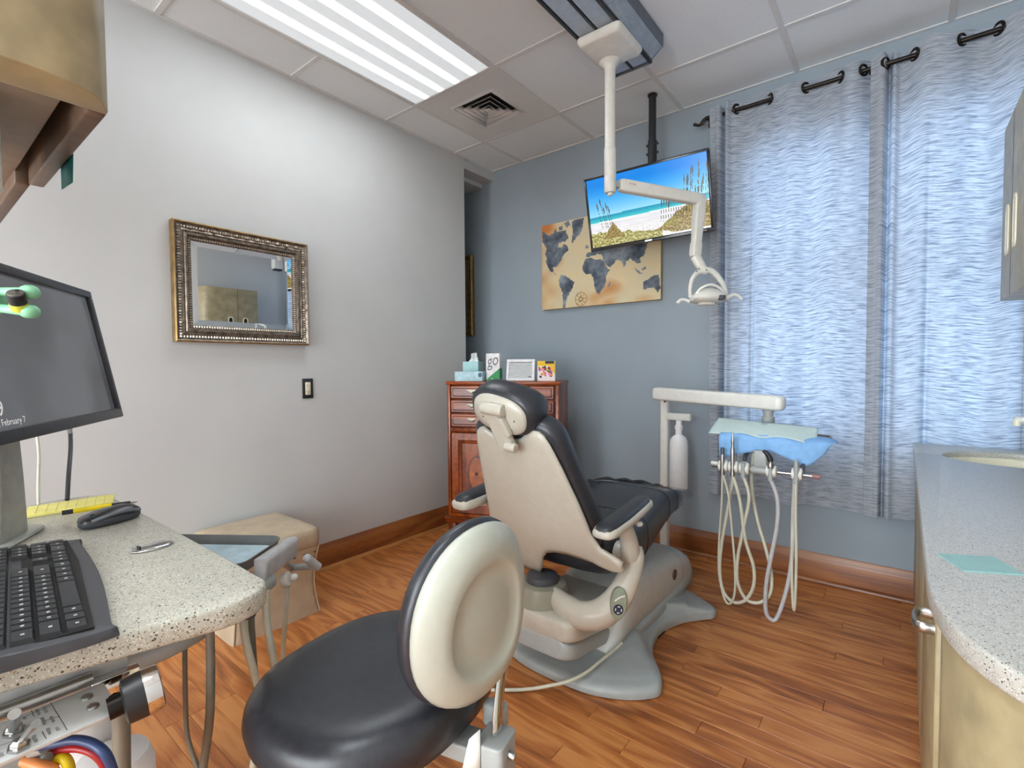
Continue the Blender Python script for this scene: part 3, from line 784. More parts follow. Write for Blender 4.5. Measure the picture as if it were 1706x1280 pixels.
# ------------------------------------------------------------------ examination lamp hanging from the track
LX, LY = 1.545, -1.0
dl = thing('examination_lamp', 'white dental examination lamp on jointed arm hanging from the track', 'lamp', (LX, LY, 2.59))
o = [(x, y) for x, y in rrect(1.437, 1.645, -1.125, -0.880, 0.02)]
MB().loft([[(x, y, 2.589) for x, y in o], [(x, y, 2.575) for x, y in o], [(LX+(x-LX)*0.92, LY+(y-LY)*0.92, 2.558) for x, y in o], [(LX+(x-LX)*0.86, LY+(y-LY)*0.86, 2.555) for x, y in o]]).build('mount_plate', M_LAMPW, dl, sharp=50)
pb = pD(1016.5, 318, 2.31)
pxm, pym = pb.x, pb.y
MB().lathe([(0.052, 0), (0.040, -0.010), (0.028, -0.025), (0.025, -0.045)], (pxm, pym, 2.556)).build('socket', M_LAMPW, dl)
MB().cyl((pxm, pym, 2.54), (pxm, pym, 2.10), 0.0245, n=24).build('pole', M_LAMPW, dl)
zb_ = pb.z
MB().lathe([(0.0265, 2.165-zb_), (0.0275, 2.16-zb_), (0.0275, 0.065), (0.027, 0.064), (0.027, 0.061), (0.0275, 0.06), (0.0275, 0.0), (0.024, -0.010), (0.012, -0.011), (0.011, -0.022), (0.004, -0.024)], (pxm, pym, zb_)).build('swivel_collar', M_LAMPW, dl)
a0 = Vector((pxm, pym, zb_+0.030)); a1 = pD(1166, 333, 2.43)
d = (a1-a0).normalized(); upv = Vector((0, 0, 1))
AM = frame(a0, d, upv)
L = (a1-a0).length
MB().box(0.022, 0.055, -0.012, 0.018, -0.014, 0.014, M=AM).build('hinge', M_GREYP, dl, bevel=0.004)
b = MB(); rings = []
for q, h0, h1, ww in ((0.045, -0.022, 0.028, 0.018), (0.06, -0.026, 0.032, 0.022), (L-0.03, -0.026, 0.028, 0.023), (L+0.012, -0.022, 0.026, 0.021), (L+0.026, -0.010, 0.014, 0.014)):
    rings.append([(q, y, z) for z, y in rrect(-ww, ww, h0, h1, 0.010)])
b.loft(rings, M=AM).build('upper_arm', M_LAMPW, dl, sharp=50)
text('A-dec', 0.016, P('faded_red_print', (196, 160, 150), 0.6), dl, AM @ T(0.085, 0.006, 0.0232))
f1 = pD(1158, 428, 2.43)
d2 = (f1-a1).normalized(); FM = frame(a1, d2, d)
L2 = (f1-a1).length
b = MB(); rings = []
for q, ww, hh in ((-0.020, 0.018, 0.016), (0.0, 0.026, 0.022), (0.06, 0.026, 0.022), (L2-0.07, 0.021, 0.020), (L2-0.068, 0.024, 0.022), (L2-0.012, 0.024, 0.022), (L2, 0.020, 0.018)):
    rings.append([(q, y, z) for y, z in rrect(-ww, ww, -hh, hh, 0.009)])
b.loft(rings, M=FM).build('forearm', M_LAMPW, dl, sharp=50)
yk = pD(1176, 452, 2.42)
b = MB(); b.tube([f1+Vector((0, 0, 0.004)), f1*0.45+yk*0.55+Vector((-0.004, 0, 0)), yk], [0.026, 0.025, 0.018], n=12, flat=(1, 0.8), up=CAMR).build('elbow', M_LAMPW, dl)
lt = [pD(u, v, 2.42) for u, v in ((1177, 452), (1164, 453), (1154, 464), (1150, 480), (1150, 496))]
rt_ = [pD(u, v, 2.42) for u, v in ((1173, 449), (1186, 452), (1198, 464), (1207, 480), (1211, 499))]
MB().tube(lt, [0.016, 0.013, 0.011, 0.010, 0.009], n=10).tube(rt_, [0.016, 0.015, 0.014, 0.012, 0.011], n=10).build('yoke', M_LAMPW, dl)
hc = pD(1177, 493, 2.40)
hx = (CAMR+Vector((0, 0, -0.02))).normalized(); HM = frame(hc, hx, CAMF)
# domed head: wide dish, arched crown, open lower lip
b = MB(); rings = []
for z, a_, c_ in ((-0.036, 0.050, 0.045), (-0.030, 0.074, 0.062), (-0.020, 0.084, 0.075), (-0.004, 0.080, 0.074), (0.012, 0.064, 0.062), (0.026, 0.044, 0.044), (0.034, 0.022, 0.024), (0.036, 0.006, 0.006)):
    rings.append([(x+0.006, y, z) for x, y in sup(a_, c_, 32, 2.6)])
b.loft(rings, M=HM).build('lamp_head', M_LAMPW, dl, sharp=60)
MB().tube([HM @ Vector(p) for p in ((-0.062, -0.03, 0.004), (-0.040, -0.045, 0.030), (0.0, -0.05, 0.044), (0.045, -0.042, 0.032), (0.072, -0.028, 0.010))], 0.006, n=8).build('crown_trim', M_WHITE, dl)
b2 = MB(); b2.box(0.030, 0.062, -0.080, -0.055, -0.032, -0.008, M=HM); b2.build('vent_recess', M_DARKG, dl, bevel=0.006)
MB().loft([[(x, y, z) for x, y in sup(0.040, 0.034, 24, 2.4)] for z in (-0.046, -0.034)], M=HM).build('lens', P('lamp_lens', (214, 208, 196), 0.2), dl)
MB().tube([pD(u, v, 2.40) for u, v in ((1148, 503), (1141, 500), (1134, 500), (1128, 506))], [0.010, 0.008, 0.008, 0.009], n=10).build('handle', M_WHITE, dl)
MB().tube([pD(u, v, 2.40) for u, v in ((1208, 500), (1216, 494), (1224, 491), (1231, 494), (1236, 499))], [0.013, 0.010, 0.009, 0.008, 0.007], n=10).build('handle', M_WHITE, dl)
b = MB()
for u, v in ((1165, 448), (1177, 450), (1204, 484), (1208, 497), (1161, 452), (1197, 508)):
    c_ = pD(u, v, 2.395); b.ell(c_, (0.0032, 0.0032, 0.0032), 8)
b.build('screw', M_BLACKP, dl)
# ------------------------------------------------------------------ dresser across the corner
DM = frame((0.270, -0.800, 0), (0.922, 0.385, 0), (-0.385, 0.922, 0))
DW, DD, DH = 0.735, 0.33, 1.06
dr = thing('dresser', 'polished rosewood dresser with three drawers and inlaid doors in the corner', 'dresser', tuple(DM.translation), math.atan2(0.385, 0.922))
cs = MB()
cs.box(0, 0.022, 0.0, DD, 0.175, DH-0.02, M=DM).box(DW-0.022, DW, 0, DD, 0.175, DH-0.02, M=DM)
cs.box(0.022, DW-0.022, 0.022, DD, 0.175, DH-0.02, M=DM)
cs.box(0.022, DW-0.022, 0.0, 0.03, 0.732, 0.760, M=DM).box(0.022, DW-0.022, 0.0, 0.03, 0.175, 0.200, M=DM)
cs.build('carcass', M_ROSE, dr, bevel=0.003)
MB().box(-0.006, DW+0.006, -0.006, DD+0.004, DH-0.022, DH, M=DM).build('top', M_ROSEH, dr, bevel=0.004)
b = MB(); b.box(-0.012, DW+0.012, -0.014, DD, 0.135, 0.162, M=DM).box(-0.020, DW+0.020, -0.022, DD, 0.162, 0.178, M=DM)
b.build('base_moulding', M_ROSEH, dr, bevel=0.004)
for x, y in ((0.0, -0.006), (DW-0.055, -0.006), (0.0, DD-0.06), (DW-0.055, DD-0.06)):
    b = MB(); rings = [[(x+p, y+q, z) for p, q in ((i, i), (0.055-i, i), (0.055-i, 0.055-i), (i, 0.055-i))] for z, i in ((0.03, 0.006), (0.135, 0.0))]
    b.loft(rings, M=DM); ft = b.build('leg', M_ROSE, dr, bevel=0.002)
    MB().box(x+0.004, x+0.051, y+0.004, y+0.051, 0.0, 0.031, M=DM).build('foot_cap', M_DARKS, ft, bevel=0.002)
for k, (z0, z1) in enumerate(((0.950, 1.030), (0.860, 0.940), (0.768, 0.850))):
    b = MB(); x0, x1 = 0.030, DW-0.030
    b.loft([[(x0+i, y, z0+i), (x1-i, y, z0+i), (x1-i, y, z1-i), (x0+i, y, z1-i)] for i, y in ((0, 0.02), (0, -0.006), (0.004, -0.010), (0.012, -0.010), (0.018, -0.016))], M=DM)
    d_ = b.build('drawer', M_ROSEH, dr, sharp=20)
    for hx_ in (0.175, DW-0.175):
        zc = (z0+z1)/2+0.002
        h = MB(); h.box(hx_-0.028, hx_+0.028, -0.021, -0.016, zc+0.006, zc+0.014, M=DM)
        h.add([DM @ Vector(p) for p in ((hx_-0.022, -0.020, zc+0.006), (hx_+0.022, -0.020, zc+0.006), (hx_+0.010, -0.020, zc-0.004), (hx_, -0.020, zc-0.014), (hx_-0.010, -0.020, zc-0.004))], [(0, 1, 2, 3, 4)])
        h.tube([DM @ Vector((hx_+q*0.020, -0.022-0.006*(1-abs(q)), zc+0.004-0.012*(1-abs(q)))) for q in (-1, -0.5, 0, 0.5, 1)], 0.0025, n=6)
        h.build('pull', P('tarnished_pull', (150, 142, 128), 0.4, metal=0.7), d_, recalc=False)
for sgn, x0, x1 in ((0, 0.030, DW/2-0.003), (1, DW/2+0.003, DW-0.030)):
    z0, z1 = 0.204, 0.728; b = MB()
    # stile and rail frame with a recessed panel
    pr_ = [(0, 0.02), (0, -0.006), (0.005, -0.010), (0.046, -0.010), (0.054, -0.003), (0.062, -0.001), (0.070, 0.004)]
    b.loft([[(x0+i, y, z0+i), (x1-i, y, z0+i), (x1-i, y, z1-i), (x0+i, y, z1-i)] for i, y in pr_], M=DM)
    d_ = b.build('door', M_ROSE, dr, sharp=20)
    ccx, ccz = (x0+x1)/2, 0.465
    OM = DM @ frame((ccx, 0.0032, ccz), (1, 0, 0), (0, 0, 1))
    e = MB(); a_, c_ = 0.060, 0.112
    n = 40
    for k in range(n):
        t0, t1 = 2*pi*k/n, 2*pi*(k+1)/n; tm_ = (t0+t1)/2
        e.add([(a_*math.cos(t0), c_*math.sin(t0), 0.0004), (a_*math.cos(t1), c_*math.sin(t1), 0.0004), (a_*0.93*math.cos(t1), c_*0.95*math.sin(t1), 0.0004), (a_*0.86*math.cos(tm_), c_*0.92*math.sin(tm_), 0.0004), (a_*0.93*math.cos(t0), c_*0.95*math.sin(t0), 0.0004)], [(0, 1, 2, 3, 4)], M=OM)
    e.build('oval_inlay', M_INLAYD, d_, recalc=False)
    e = MB(); e.add([(a_*0.9*math.cos(2*pi*k/32), c_*0.93*math.sin(2*pi*k/32), 0.0002) for k in range(32)], [tuple(range(32))], M=OM)
    e.build('oval_panel', P('figured_veneer', (150, 74, 28), 0.26, var=0.12, scale=30), d_, recalc=False)
    e = MB()
    for s_ in (0, pi):
        for k in range(7):
            t0 = s_-0.62+1.24*k/7; t1 = s_-0.62+1.24*(k+0.86)/7; r = 0.050-0.006*abs(k-3)/3
            e.add([(0.008*math.cos(s_), 0, 0.0006), (r*math.cos(t0), r*math.sin(t0)*1.15, 0.0006), (r*1.05*math.cos((t0+t1)/2), r*1.05*math.sin((t0+t1)/2)*1.15, 0.0006), (r*math.cos(t1), r*math.sin(t1)*1.15, 0.0006)], [(0, 1, 2, 3)], M=OM)
    e.build('fan_inlay', M_INLAY, d_, recalc=False)
    e = MB().lathe([(0.010, 0.0), (0.009, 0.002), (0.004, 0.004)], (0, 0, 0.0006), n=12, M=OM); e.build('inlay_boss', M_INLAYD, d_)
    MB().lathe([(0.006, 0), (0.006, 0.008), (0.011, 0.016), (0.006, 0.022)], tuple(DM @ Vector((DW/2+(-0.025 if sgn == 0 else 0.025), -0.010, 0.49))), axis=DM.to_3x3() @ Vector((0, -1, 0)), n=12).build('knob', M_STEEL, d_)

def dloc(x, y): return tuple(DM @ Vector((x, y, DH)))
da = math.atan2(0.385, 0.922)
# flat pale box in front, tissue cube behind it
t = thing('flat_box', 'flat pale aqua carton lying at the left end of the dresser top', 'box', dloc(0.145, 0.055), da)
Bm = DM @ T(0, 0, DH)
MB().box(0.050, 0.240, 0.010, 0.120, 0.0, 0.062, M=Bm).build('carton', P('aqua_carton', (168, 200, 210), 0.5, var=0.16, scale=14), t, bevel=0.002)
b = MB(); b.add([(0.224+0.013*math.cos(2*pi*k/16), 0.0094, 0.040+0.015*math.sin(2*pi*k/16)) for k in range(16)], [tuple(range(16))], M=Bm); b.build('round_emblem', P('navy_print', (60, 92, 116), 0.5), t, recalc=False)
t = thing('tissue_box', 'pale teal tissue cube with a white tissue pulled up, behind flat carton', 'tissue box', dloc(0.11, 0.20), da)
MB().box(0.058, 0.168, 0.135, 0.245, 0.0, 0.128, M=Bm).build('carton', P('teal_carton', (166, 206, 206), 0.5, var=0.06, scale=8), t, bevel=0.003)
b = MB()
b.grid(lambda u, v: Bm @ Vector((0.078+0.075*u+0.02*(1-u)*v, 0.19+0.018*math.sin(u*9+v*3)*(0.4+v), 0.125+v*(0.075-0.05*abs(u-0.55)-0.03*abs(u-0.2)))), 14, 8)
b.build('tissue', P('white_tissue', (240, 240, 240), 0.9), t, solid=0.0008)
t = thing('carton', 'tall white and green carton lettered go standing on the dresser', 'box', dloc(0.30, 0.10), da)
MB().box(0.248, 0.340, 0.06, 0.115, 0.0, 0.178, M=Bm).build('carton_body', P('white_card', (228, 228, 230), 0.5), t, bevel=0.0015)
b = MB(); b.add([(0.2485, 0.0594, 0.0005), (0.3398, 0.0594, 0.0005), (0.3398, 0.0594, 0.082), (0.262, 0.0594, 0.020)], [(0, 1, 2, 3)], M=Bm)
b.add([(0.3406, 0.060, 0.0005), (0.3406, 0.1148, 0.0005), (0.3406, 0.1148, 0.082), (0.3406, 0.060, 0.082)], [(0, 1, 2, 3)], M=Bm)
b.build('green_panel', P('green_print', (28, 138, 74), 0.5), t, recalc=False)
GMx = Bm @ frame((0.258, 0.0590, 0.090), (0.97, 0, 0.24), (-0.24, 0, 0.97))
text('go', 0.105, M_INKG, t, GMx, shear=0.35, sx=0.75)
text('go', 0.014, P('pale_green_ink', (190, 232, 160), 0.5), t, Bm @ frame((0.285, 0.0588, 0.012), (1, 0, 0), (0, 0, 1)))
t = thing('photo_frame', 'small white photo frame standing in the middle of the dresser top', 'picture frame', dloc(0.465, 0.12), da)
FMx = Bm @ T(0.372, 0.10, 0.0) @ Matrix.Rotation(math.radians(-10), 4, 'X')
b = MB()
for q in ((0, 0.188, 0, 0.018), (0, 0.188, 0.122, 0.140), (0, 0.018, 0.018, 0.122), (0.170, 0.188, 0.018, 0.122)): b.box(q[0], q[1], -0.008, 0.008, q[2], q[3], M=FMx)
b.build('frame', P('white_frame', (232, 232, 234), 0.4), t, bevel=0.002)
def sea(u, v):
    q = 0.5+0.55*nz(u*4, v*16, 3)+0.2*nz(u*14, v*30)
    if v > 0.95: return (110, 112, 112)
    if 0.84 < u < 0.97 and 0.03 < v < 0.10: return (96, 100, 104)
    return lerp((172, 178, 180), (206, 209, 209), max(0, min(1, q)))
painted('photo', sea, 40, 28, FMx @ Vector((0.018, -0.002, 0.018)), FMx.to_3x3() @ Vector((0.152, 0, 0)), FMx.to_3x3() @ Vector((0, 0, 0.104)), M_PRINT, t)
MB().box(0.08, 0.11, 0.008, 0.012, 0.0, 0.10, M=FMx @ T(0, 0.0, 0) @ Matrix.Rotation(math.radians(0), 4, 'X')).build('easel_back', M_DARKG, t)
t = thing('candy_box', 'small yellow and white box with coloured sweets at the dresser right end', 'box', dloc(0.64, 0.08), da)
MB().box(0.588, 0.700, 0.06, 0.09, 0.0, 0.126, M=Bm).build('carton_body', P('white_card', (228, 228, 230), 0.5), t, bevel=0.0015)
rc = random.Random(5)
balls = [(rc.uniform(.08, .85), rc.uniform(.2, .68), rc.uniform(.05, .085), rc.choice(((200, 70, 90), (60, 130, 60), (240, 230, 220), (70, 40, 40), (230, 140, 170), (150, 40, 50), (235, 200, 70), (40, 40, 46)))) for _ in range(42)]
def candy(u, v):
    if v > 0.86 and 0.44 < u < 0.95: return (48, 44, 44)
    c_ = (236, 190, 30) if v > 0.74 or (u > 0.72 and v > 0.40+0.8*(0.95-u)) else (234, 226, 228)
    for bx, by, r, k in balls:
        if (u-bx)**2+(v-by)**2*1.2 < r*r and abs(v-0.45) < 0.34-0.35*abs(u-0.45)**1.5: c_ = k
    return c_
painted('print', candy, 40, 44, Bm @ Vector((0.5885, 0.0592, 0.0005)), Bm.to_3x3() @ Vector((0.111, 0, 0)), Bm.to_3x3() @ Vector((0, 0, 0.125)), M_PRINT, t)

# white power strip lying on the floor behind the dresser's front leg
t = thing('power_strip', 'white power strip with black plugs lying under the dresser', 'power strip', (0.42, -0.66, 0))
SM = frame((0.46, -0.69, 0), (0.9, 0.42, 0), (-0.42, 0.9, 0))
MB().box(-0.15, 0.13, -0.025, 0.025, 0.0, 0.038, M=SM).build('housing', M_WHITE, t, bevel=0.006)
b = MB()
for x in (-0.10, -0.02): b.box(x-0.014, x+0.014, -0.018, 0.018, 0.036, 0.066, M=SM)
b.build('plug', M_BLACKP, t, bevel=0.003)
MB().tube([SM @ Vector(p) for p in ((-0.10, 0, 0.06), (-0.08, 0.02, 0.09), (0.02, 0.04, 0.07), (0.12, 0.08, 0.02), (0.16, 0.10, 0.008))], 0.005, n=8).build('cord', M_WHITE, t)

# ------------------------------------------------------------------ ottoman
ox0, ox1, oy0, oy1, oz = 0.03, 0.440, -2.205, -1.805, 0.405
ocx, ocy = (ox0+ox1)/2, (oy0+oy1)/2
t = thing('ottoman', 'beige leatherette storage cube with waisted sides against white wall', 'ottoman', (ocx, ocy, 0))
def orect(k, r=0.028): return rrect(ocx-0.205*k, ocx+0.205*k, ocy-0.200*k, ocy+0.200*k, r, 4)
b = MB(); rings = []
for i in range(13):
    z = i/12*0.315; q = i/12; k = 1.0-0.085*math.sin(pi*q)+0.0*q
    rings.append([(x, y, z) for x, y in orect(k)])
b.loft(rings).build('body', M_OTTO, t, sharp=50)
rings = []
for z, k in ((0.315, 0.985), (0.322, 1.01), (0.345, 1.02), (0.375, 1.02), (0.395, 1.0), (0.404, 0.95), (0.409, 0.80), (0.411, 0.4)):
    rings.append([(x, y, z) for x, y in orect(k, 0.03)])
MB().loft(rings).build('padded_lid', M_OTTO, t, sharp=60)
b = MB()
for x0_, y0_, x1_, y1_ in ((1, -1, 1, 1), (-1, -1, 1, -1)):
    for k in range(8):
        q = (k+0.5)/8; x = ocx+0.2035*(x0_+(x1_-x0_)*q)*0.985; y = ocy+0.1985*(y0_+(y1_-y0_)*q)*0.985
        b.ell((x, y, 0.290), (0.006, 0.006, 0.005), 6)
stuff(b.build('stud', P('bronze_stud', (70, 56, 44), 0.4, metal=0.6), t))
b = MB()
for sx, sy in ((1, 1), (1, -1), (-1, -1)):
    b.tube([(ocx+sx*(0.205*(1-0.085*math.sin(pi*q))-0.006), ocy+sy*(0.200*(1-0.085*math.sin(pi*q))-0.006), q*0.315) for q in (0, .2, .4, .6, .8, 1)], 0.004, n=6)
b.build('corner_piping', M_OTTO, t)

# ------------------------------------------------------------------ delivery unit by the window
du = thing('delivery_unit', 'white dental delivery post with swing arm and instrument bar by curtain', 'dental unit', (1.490, -0.20, 0))
PX, PY = 1.490, -0.20
b = MB().loft([[(PX+x, PY+y, z) for x, y in rrect(-0.024, 0.024, -0.026, 0.026, 0.012)] for z in (0.03, 0.965)])
b.build('post', M_WHITE, du, sharp=60)
MB().loft([[(PX+x*k, PY+y*k, z) for x, y in sup(0.13, 0.10, 28, 2.5)] for z, k in ((0, 1), (0.025, 1), (0.04, 0.8), (0.05, 0.3))]).build('floor_flange', M_GREYP, du)
MB().tube([(PX+0.005, PY-0.02, 0.94), (PX+0.03, PY-0.045, 0.975), (PX+0.02, PY-0.03, 1.0)], 0.008, n=8).build('red_tubing', P('dark_red_rubber', (120, 44, 44), 0.5), du)
p0 = pD(1096, 656, 2.86); p1 = pD(1300, 672, 2.33)
dd = (p1-p0).normalized(); BM = frame(p0, dd, (0, 0, 1)); L = (p1-p0).length
rings = []
for q, hh, ww in ((-0.024, 0.022, 0.018), (-0.016, 0.032, 0.028), (0.0, 0.036, 0.032), (L-0.01, 0.036, 0.032), (L+0.010, 0.033, 0.029), (L+0.018, 0.026, 0.020)):
    rings.append([(q, y, z) for z, y in rrect(-ww, ww, -hh, hh, 0.015)])
MB().loft(rings, M=BM).build('swing_arm', M_WHITE, du, sharp=50)
dn = p1-dd*0.055
tz = 0.832
MB().lathe([(0.026, dn.z-0.036-tz), (0.022, 0.085), (0.022, 0.075), (0.028, 0.070), (0.030, 0.045), (0.027, 0.040), (0.027, 0.0)], (dn.x, dn.y, tz)).build('arm_column', M_GREYP, du)
TX0, TX1, TYF, TYB = 1.905, 2.345, -0.60, -0.36
o = rrect(TX0, TX1, TYF, TYB, 0.05)
tcx, tcy = (TX0+TX1)/2, (TYF+TYB)/2
rings = [[(tcx+(x-tcx)*k, tcy+(y-tcy)*k, z) for x, y in o] for z, k in ((0.765, 0.88), (0.778, 0.96), (0.805, 1.0), (0.826, 1.0), (0.826, 0.97), (0.815, 0.95))]
MB().loft(rings).build('tray', P('tray_taupe', (118, 112, 104), 0.4), du, sharp=50)
BARY, BARZ = -0.665, 0.685
MB().cyl((1.905, BARY, BARZ), (2.325, BARY, BARZ), 0.0075, n=12).cyl((1.895, BARY, BARZ), (1.93, BARY, BARZ), 0.010, n=12).build('instrument_bar', M_STEEL, du)
MB().cyl((2.300, BARY, BARZ), (2.330, BARY, BARZ), 0.010, n=12).build('bar_cap', P('red_grey_cap', (150, 110, 110), 0.5), du)
b = MB().cyl((2.100-0.035, BARY, BARZ), (2.100+0.035, BARY, BARZ), 0.018, n=16)
b.loft([[(2.100+x, BARY+0.02+y, z) for x, y in rrect(-0.028, 0.028, -0.02, 0.02, 0.008)] for z in (BARZ, 0.772)])
b.build('bar_bracket', M_GREYP, du, bevel=0.003)
for x in (2.030, 2.262): MB().tube([(x, BARY, BARZ), (x, BARY+0.03, 0.72), (x, BARY+0.09, 0.775)], 0.010, n=8).build('strut', M_DARKG, du)
HXS = [1.949, 1.993, 2.038, 2.148, 2.246]
for x in HXS:
    b = MB()
    b.lathe([(0.014, -0.022), (0.024, -0.019), (0.029, -0.008), (0.029, 0.008), (0.024, 0.019), (0.014, 0.022)], (x, BARY-0.006, BARZ+0.003), axis=(1, 0, 0), n=18)
    b.build('holder', M_WHITE, du)
MB().cyl((1.895, BARY-0.01, BARZ+0.012), (1.925, BARY-0.01, BARZ+0.012), 0.008, n=10).build('bar_knob', M_WHITE, du)
# bottle bracket and water bottle on the post
MB().loft([[(PX+x, PY+y-0.004, z) for x, y in rrect(0.0, 0.155, -0.022, 0.022, 0.012)] for z in (0.835, 0.875)]).build('bottle_bracket', M_WHITE, du, bevel=0.003)
bp = pD(1131, 700, 2.83)
MB().lathe([(0.046, 0.0), (0.051, 0.012), (0.051, 0.255), (0.047, 0.285), (0.036, 0.305), (0.020, 0.315), (0.018, 0.320), (0.018, 0.345), (0.022, 0.346), (0.022, 0.368), (0.016, 0.372), (0.016, 0.40)], (bp.x, bp.y, 0.440), n=28).build('water_bottle', M_BTLW, du, sharp=50)

# handpieces hang in the holders with their hoses (measured along the bar's plane)
def q8(x, y, yy): return pY(1080+x/2.667, 600+y/2.667, yy)
def hose_pts(lst, y0, y1):
    n = len(lst); return [q8(a, c, y0+(y1-y0)*math.sin(pi*i/(n-1)/2)) for i, (a, c) in enumerate(lst)]
HP = [
 ('short grey handpiece with dark tip, leftmost on the instrument bar', 1.949, 0.075, 0.006,
  [(355, 500), (356, 600), (372, 760), (385, 920), (383, 1040), (360, 1084), (335, 1050), (314, 940), (315, 800), (326, 640), (331, 490)], 0.0052, M_HOSE, 'dark'),
 ('tall slim metal handpiece with long nozzle, second on the instrument bar', 1.993, 0.160, 0.007,
  [(403, 520), (406, 620), (432, 800), (468, 920), (466, 1010), (430, 1068), (380, 1076), (335, 1030), (318, 940), (326, 820), (352, 670), (379, 510)], 0.0075, M_HOSE, 'tall'),
 ('empty-tipped handpiece hose end in the third holder of the instrument bar', 2.038, 0.012, 0.008,
  [(453, 525), (448, 610), (425, 740), (399, 870), (396, 980), (432, 1060), (490, 1079), (540, 1040), (547, 950), (520, 830), (485, 710), (459, 545)], 0.0075, M_HOSE, 'none'),
 ('angled black and chrome handpiece in the fourth holder under bib', 2.148, 0.075, 0.010,
  [(563, 530), (574, 620), (572, 740), (545, 880), (524, 1000), (522, 1110), (541, 1178), (572, 1145), (612, 1030), (636, 900), (645, 740), (650, 560)], 0.0088, M_HOSEL, 'black'),
 ('air water syringe with pale hose, rightmost on the instrument bar', 2.246, 0.055, 0.009,
  [(652, 540), (655, 680), (658, 860), (655, 1020), (648, 1112), (640, 1020), (638, 860), (641, 700), (646, 570)], 0.0062, M_HOSE, 'grey')]
for lab, x, hgt, r, pts, hr, hm_, kind in HP:
    t = thing('handpiece', lab, 'dental handpiece', (x, BARY-0.028, BARZ-0.04), group='handpieces on the instrument bar')
    z = BARZ-0.035; y = BARY-0.028
    b = MB()
    b.cyl((x, y, z), (x, y, BARZ+0.03), 0.0105, 0.010, n=14)
    o_ = b.build('coupler', M_STEEL if kind in ('tall', 'dark') else M_GREYP, t)
    if kind == 'tall':
        MB().lathe([(0.010, 0), (0.0095, 0.055), (0.006, 0.075), (0.0075, 0.085), (0.0075, 0.10), (0.004, 0.115), (0.003, 0.135)], (x, y, BARZ+0.03), n=14).build('barrel', M_STEEL, t)
    elif kind == 'dark':
        MB().lathe([(0.010, 0), (0.009, 0.03)], (x, y, BARZ+0.03), n=14).build('barrel', M_STEEL, t)
        MB().lathe([(0.009, 0), (0.009, 0.026), (0.006, 0.031)], (x, y, BARZ+0.06), n=14).build('tip', M_DARKG, t)
    elif kind == 'black':
        MB().lathe([(0.012, 0), (0.014, 0.012), (0.011, 0.02), (0.013, 0.03)], (x, y, BARZ+0.02), n=14).build('barrel', M_STEEL, t)
        MB().tube([(x, y, BARZ+0.045), (x-0.004, y, BARZ+0.065), (x-0.016, y-0.004, BARZ+0.085), (x-0.030, y-0.004, BARZ+0.092)], [0.011, 0.012, 0.010, 0.006], n=10).build('head', M_BLACKP, t)
    elif kind == 'grey':
        MB().tube([(x, y, BARZ+0.02), (x, y, BARZ+0.05), (x-0.003, y, BARZ+0.07)], [0.011, 0.009, 0.004], n=10).build('barrel', M_GREYP, t)
    w_ = hose_pts(pts, BARY-0.028, BARY+0.06)
    w_[0] = Vector((x, y, z+0.01)); w_.append(Vector((w_[-1].x, -0.56, 0.775)))
    for p in w_: p.z = max(p.z, 0.012)
    MB().tube(w_, hr, n=10, k=8).build('hose', hm_, t)

# blue bib draped over the tray, pale paper sheet on it, bib cord
def drape(pts_rows, nu, nv):
    rows = [catmull(r, 6) for r in pts_rows]; cols = list(zip(*rows)); out = [catmull(c_, 6) for c_ in cols]
    b = MB(); nr = len(out[0]); nc = len(out)
    vs = [p for c_ in out for p in c_]
    fs = [(i*nr+j, i*nr+j+1, (i+1)*nr+j+1, (i+1)*nr+j) for i in range(nc-1) for j in range(nr-1)]
    b.add(vs, fs); return b
back = [(1.92, -0.50, 0.836), (1.99, -0.50, 0.834), (2.08, -0.50, 0.834), (2.17, -0.50, 0.834), (2.26, -0.50, 0.834), (2.33, -0.50, 0.832), (2.37, -0.50, 0.822)]
mid = [(1.92, -0.57, 0.835), (1.99, -0.57, 0.834), (2.08, -0.57, 0.834), (2.17, -0.57, 0.834), (2.26, -0.57, 0.834), (2.34, -0.57, 0.830), (2.38, -0.56, 0.816)]
edge = [pY(1198, 727, -0.625), pY(1232, 724, -0.625), pY(1268, 727, -0.628), pY(1300, 729, -0.63), pY(1322, 738, -0.632), pY(1350, 742, -0.62), pY(1388, 740, -0.59)]
hem = [pY(1199, 764, -0.635), pY(1232, 757, -0.637), pY(1258, 752, -0.640), pY(1282, 752, -0.640), pY(1316, 766, -0.642), pY(1344, 777, -0.635), pY(1374, 757, -0.60)]
bd = drape([back, mid, edge, hem], 6, 6)
tag(bd.build('bib', M_BIB, origin=(2.15, -0.5, 0.80), solid=0.0012, sharp=180), 'sky blue paper bib draped over the delivery tray edge', 'bib')
for_ = [pY(1180, 722, -0.605), pY(1206, 723, -0.61), pY(1236, 722, -0.625), pY(1268, 730, -0.64), pY(1296, 728, -0.63), pY(1330, 735, -0.63), pY(1359, 745, -0.60)]
far_ = [pY(1198, 696, -0.46), pY(1220, 698, -0.48), pY(1245, 701, -0.51), pY(1270, 704, -0.515), pY(1295, 706, -0.515), pY(1330, 709, -0.51), pY(1364, 713, -0.50)]
for p in far_: p.z = max(p.z, 0.842)
md_ = [(a*0.5+c_*0.5)+Vector((0, 0, 0.004)) for a, c_ in zip(for_, far_)]
bd = drape([far_, md_, for_], 6, 6)
tag(bd.build('paper_sheet', M_PAPER, origin=(2.15, -0.5, 0.81), solid=0.0010, sharp=180), 'pale green folded paper sheet lying on the blue bib', 'paper')
cl = [(1290, 713, -0.54), (1284, 709, -0.53), (1270, 707, -0.53), (1254, 710, -0.535), (1244, 715, -0.56), (1250, 720, -0.585), (1262, 724, -0.61)]
pts = []
for u, v_, y in cl:
    p = pY(u, v_, y); pts.append(p)
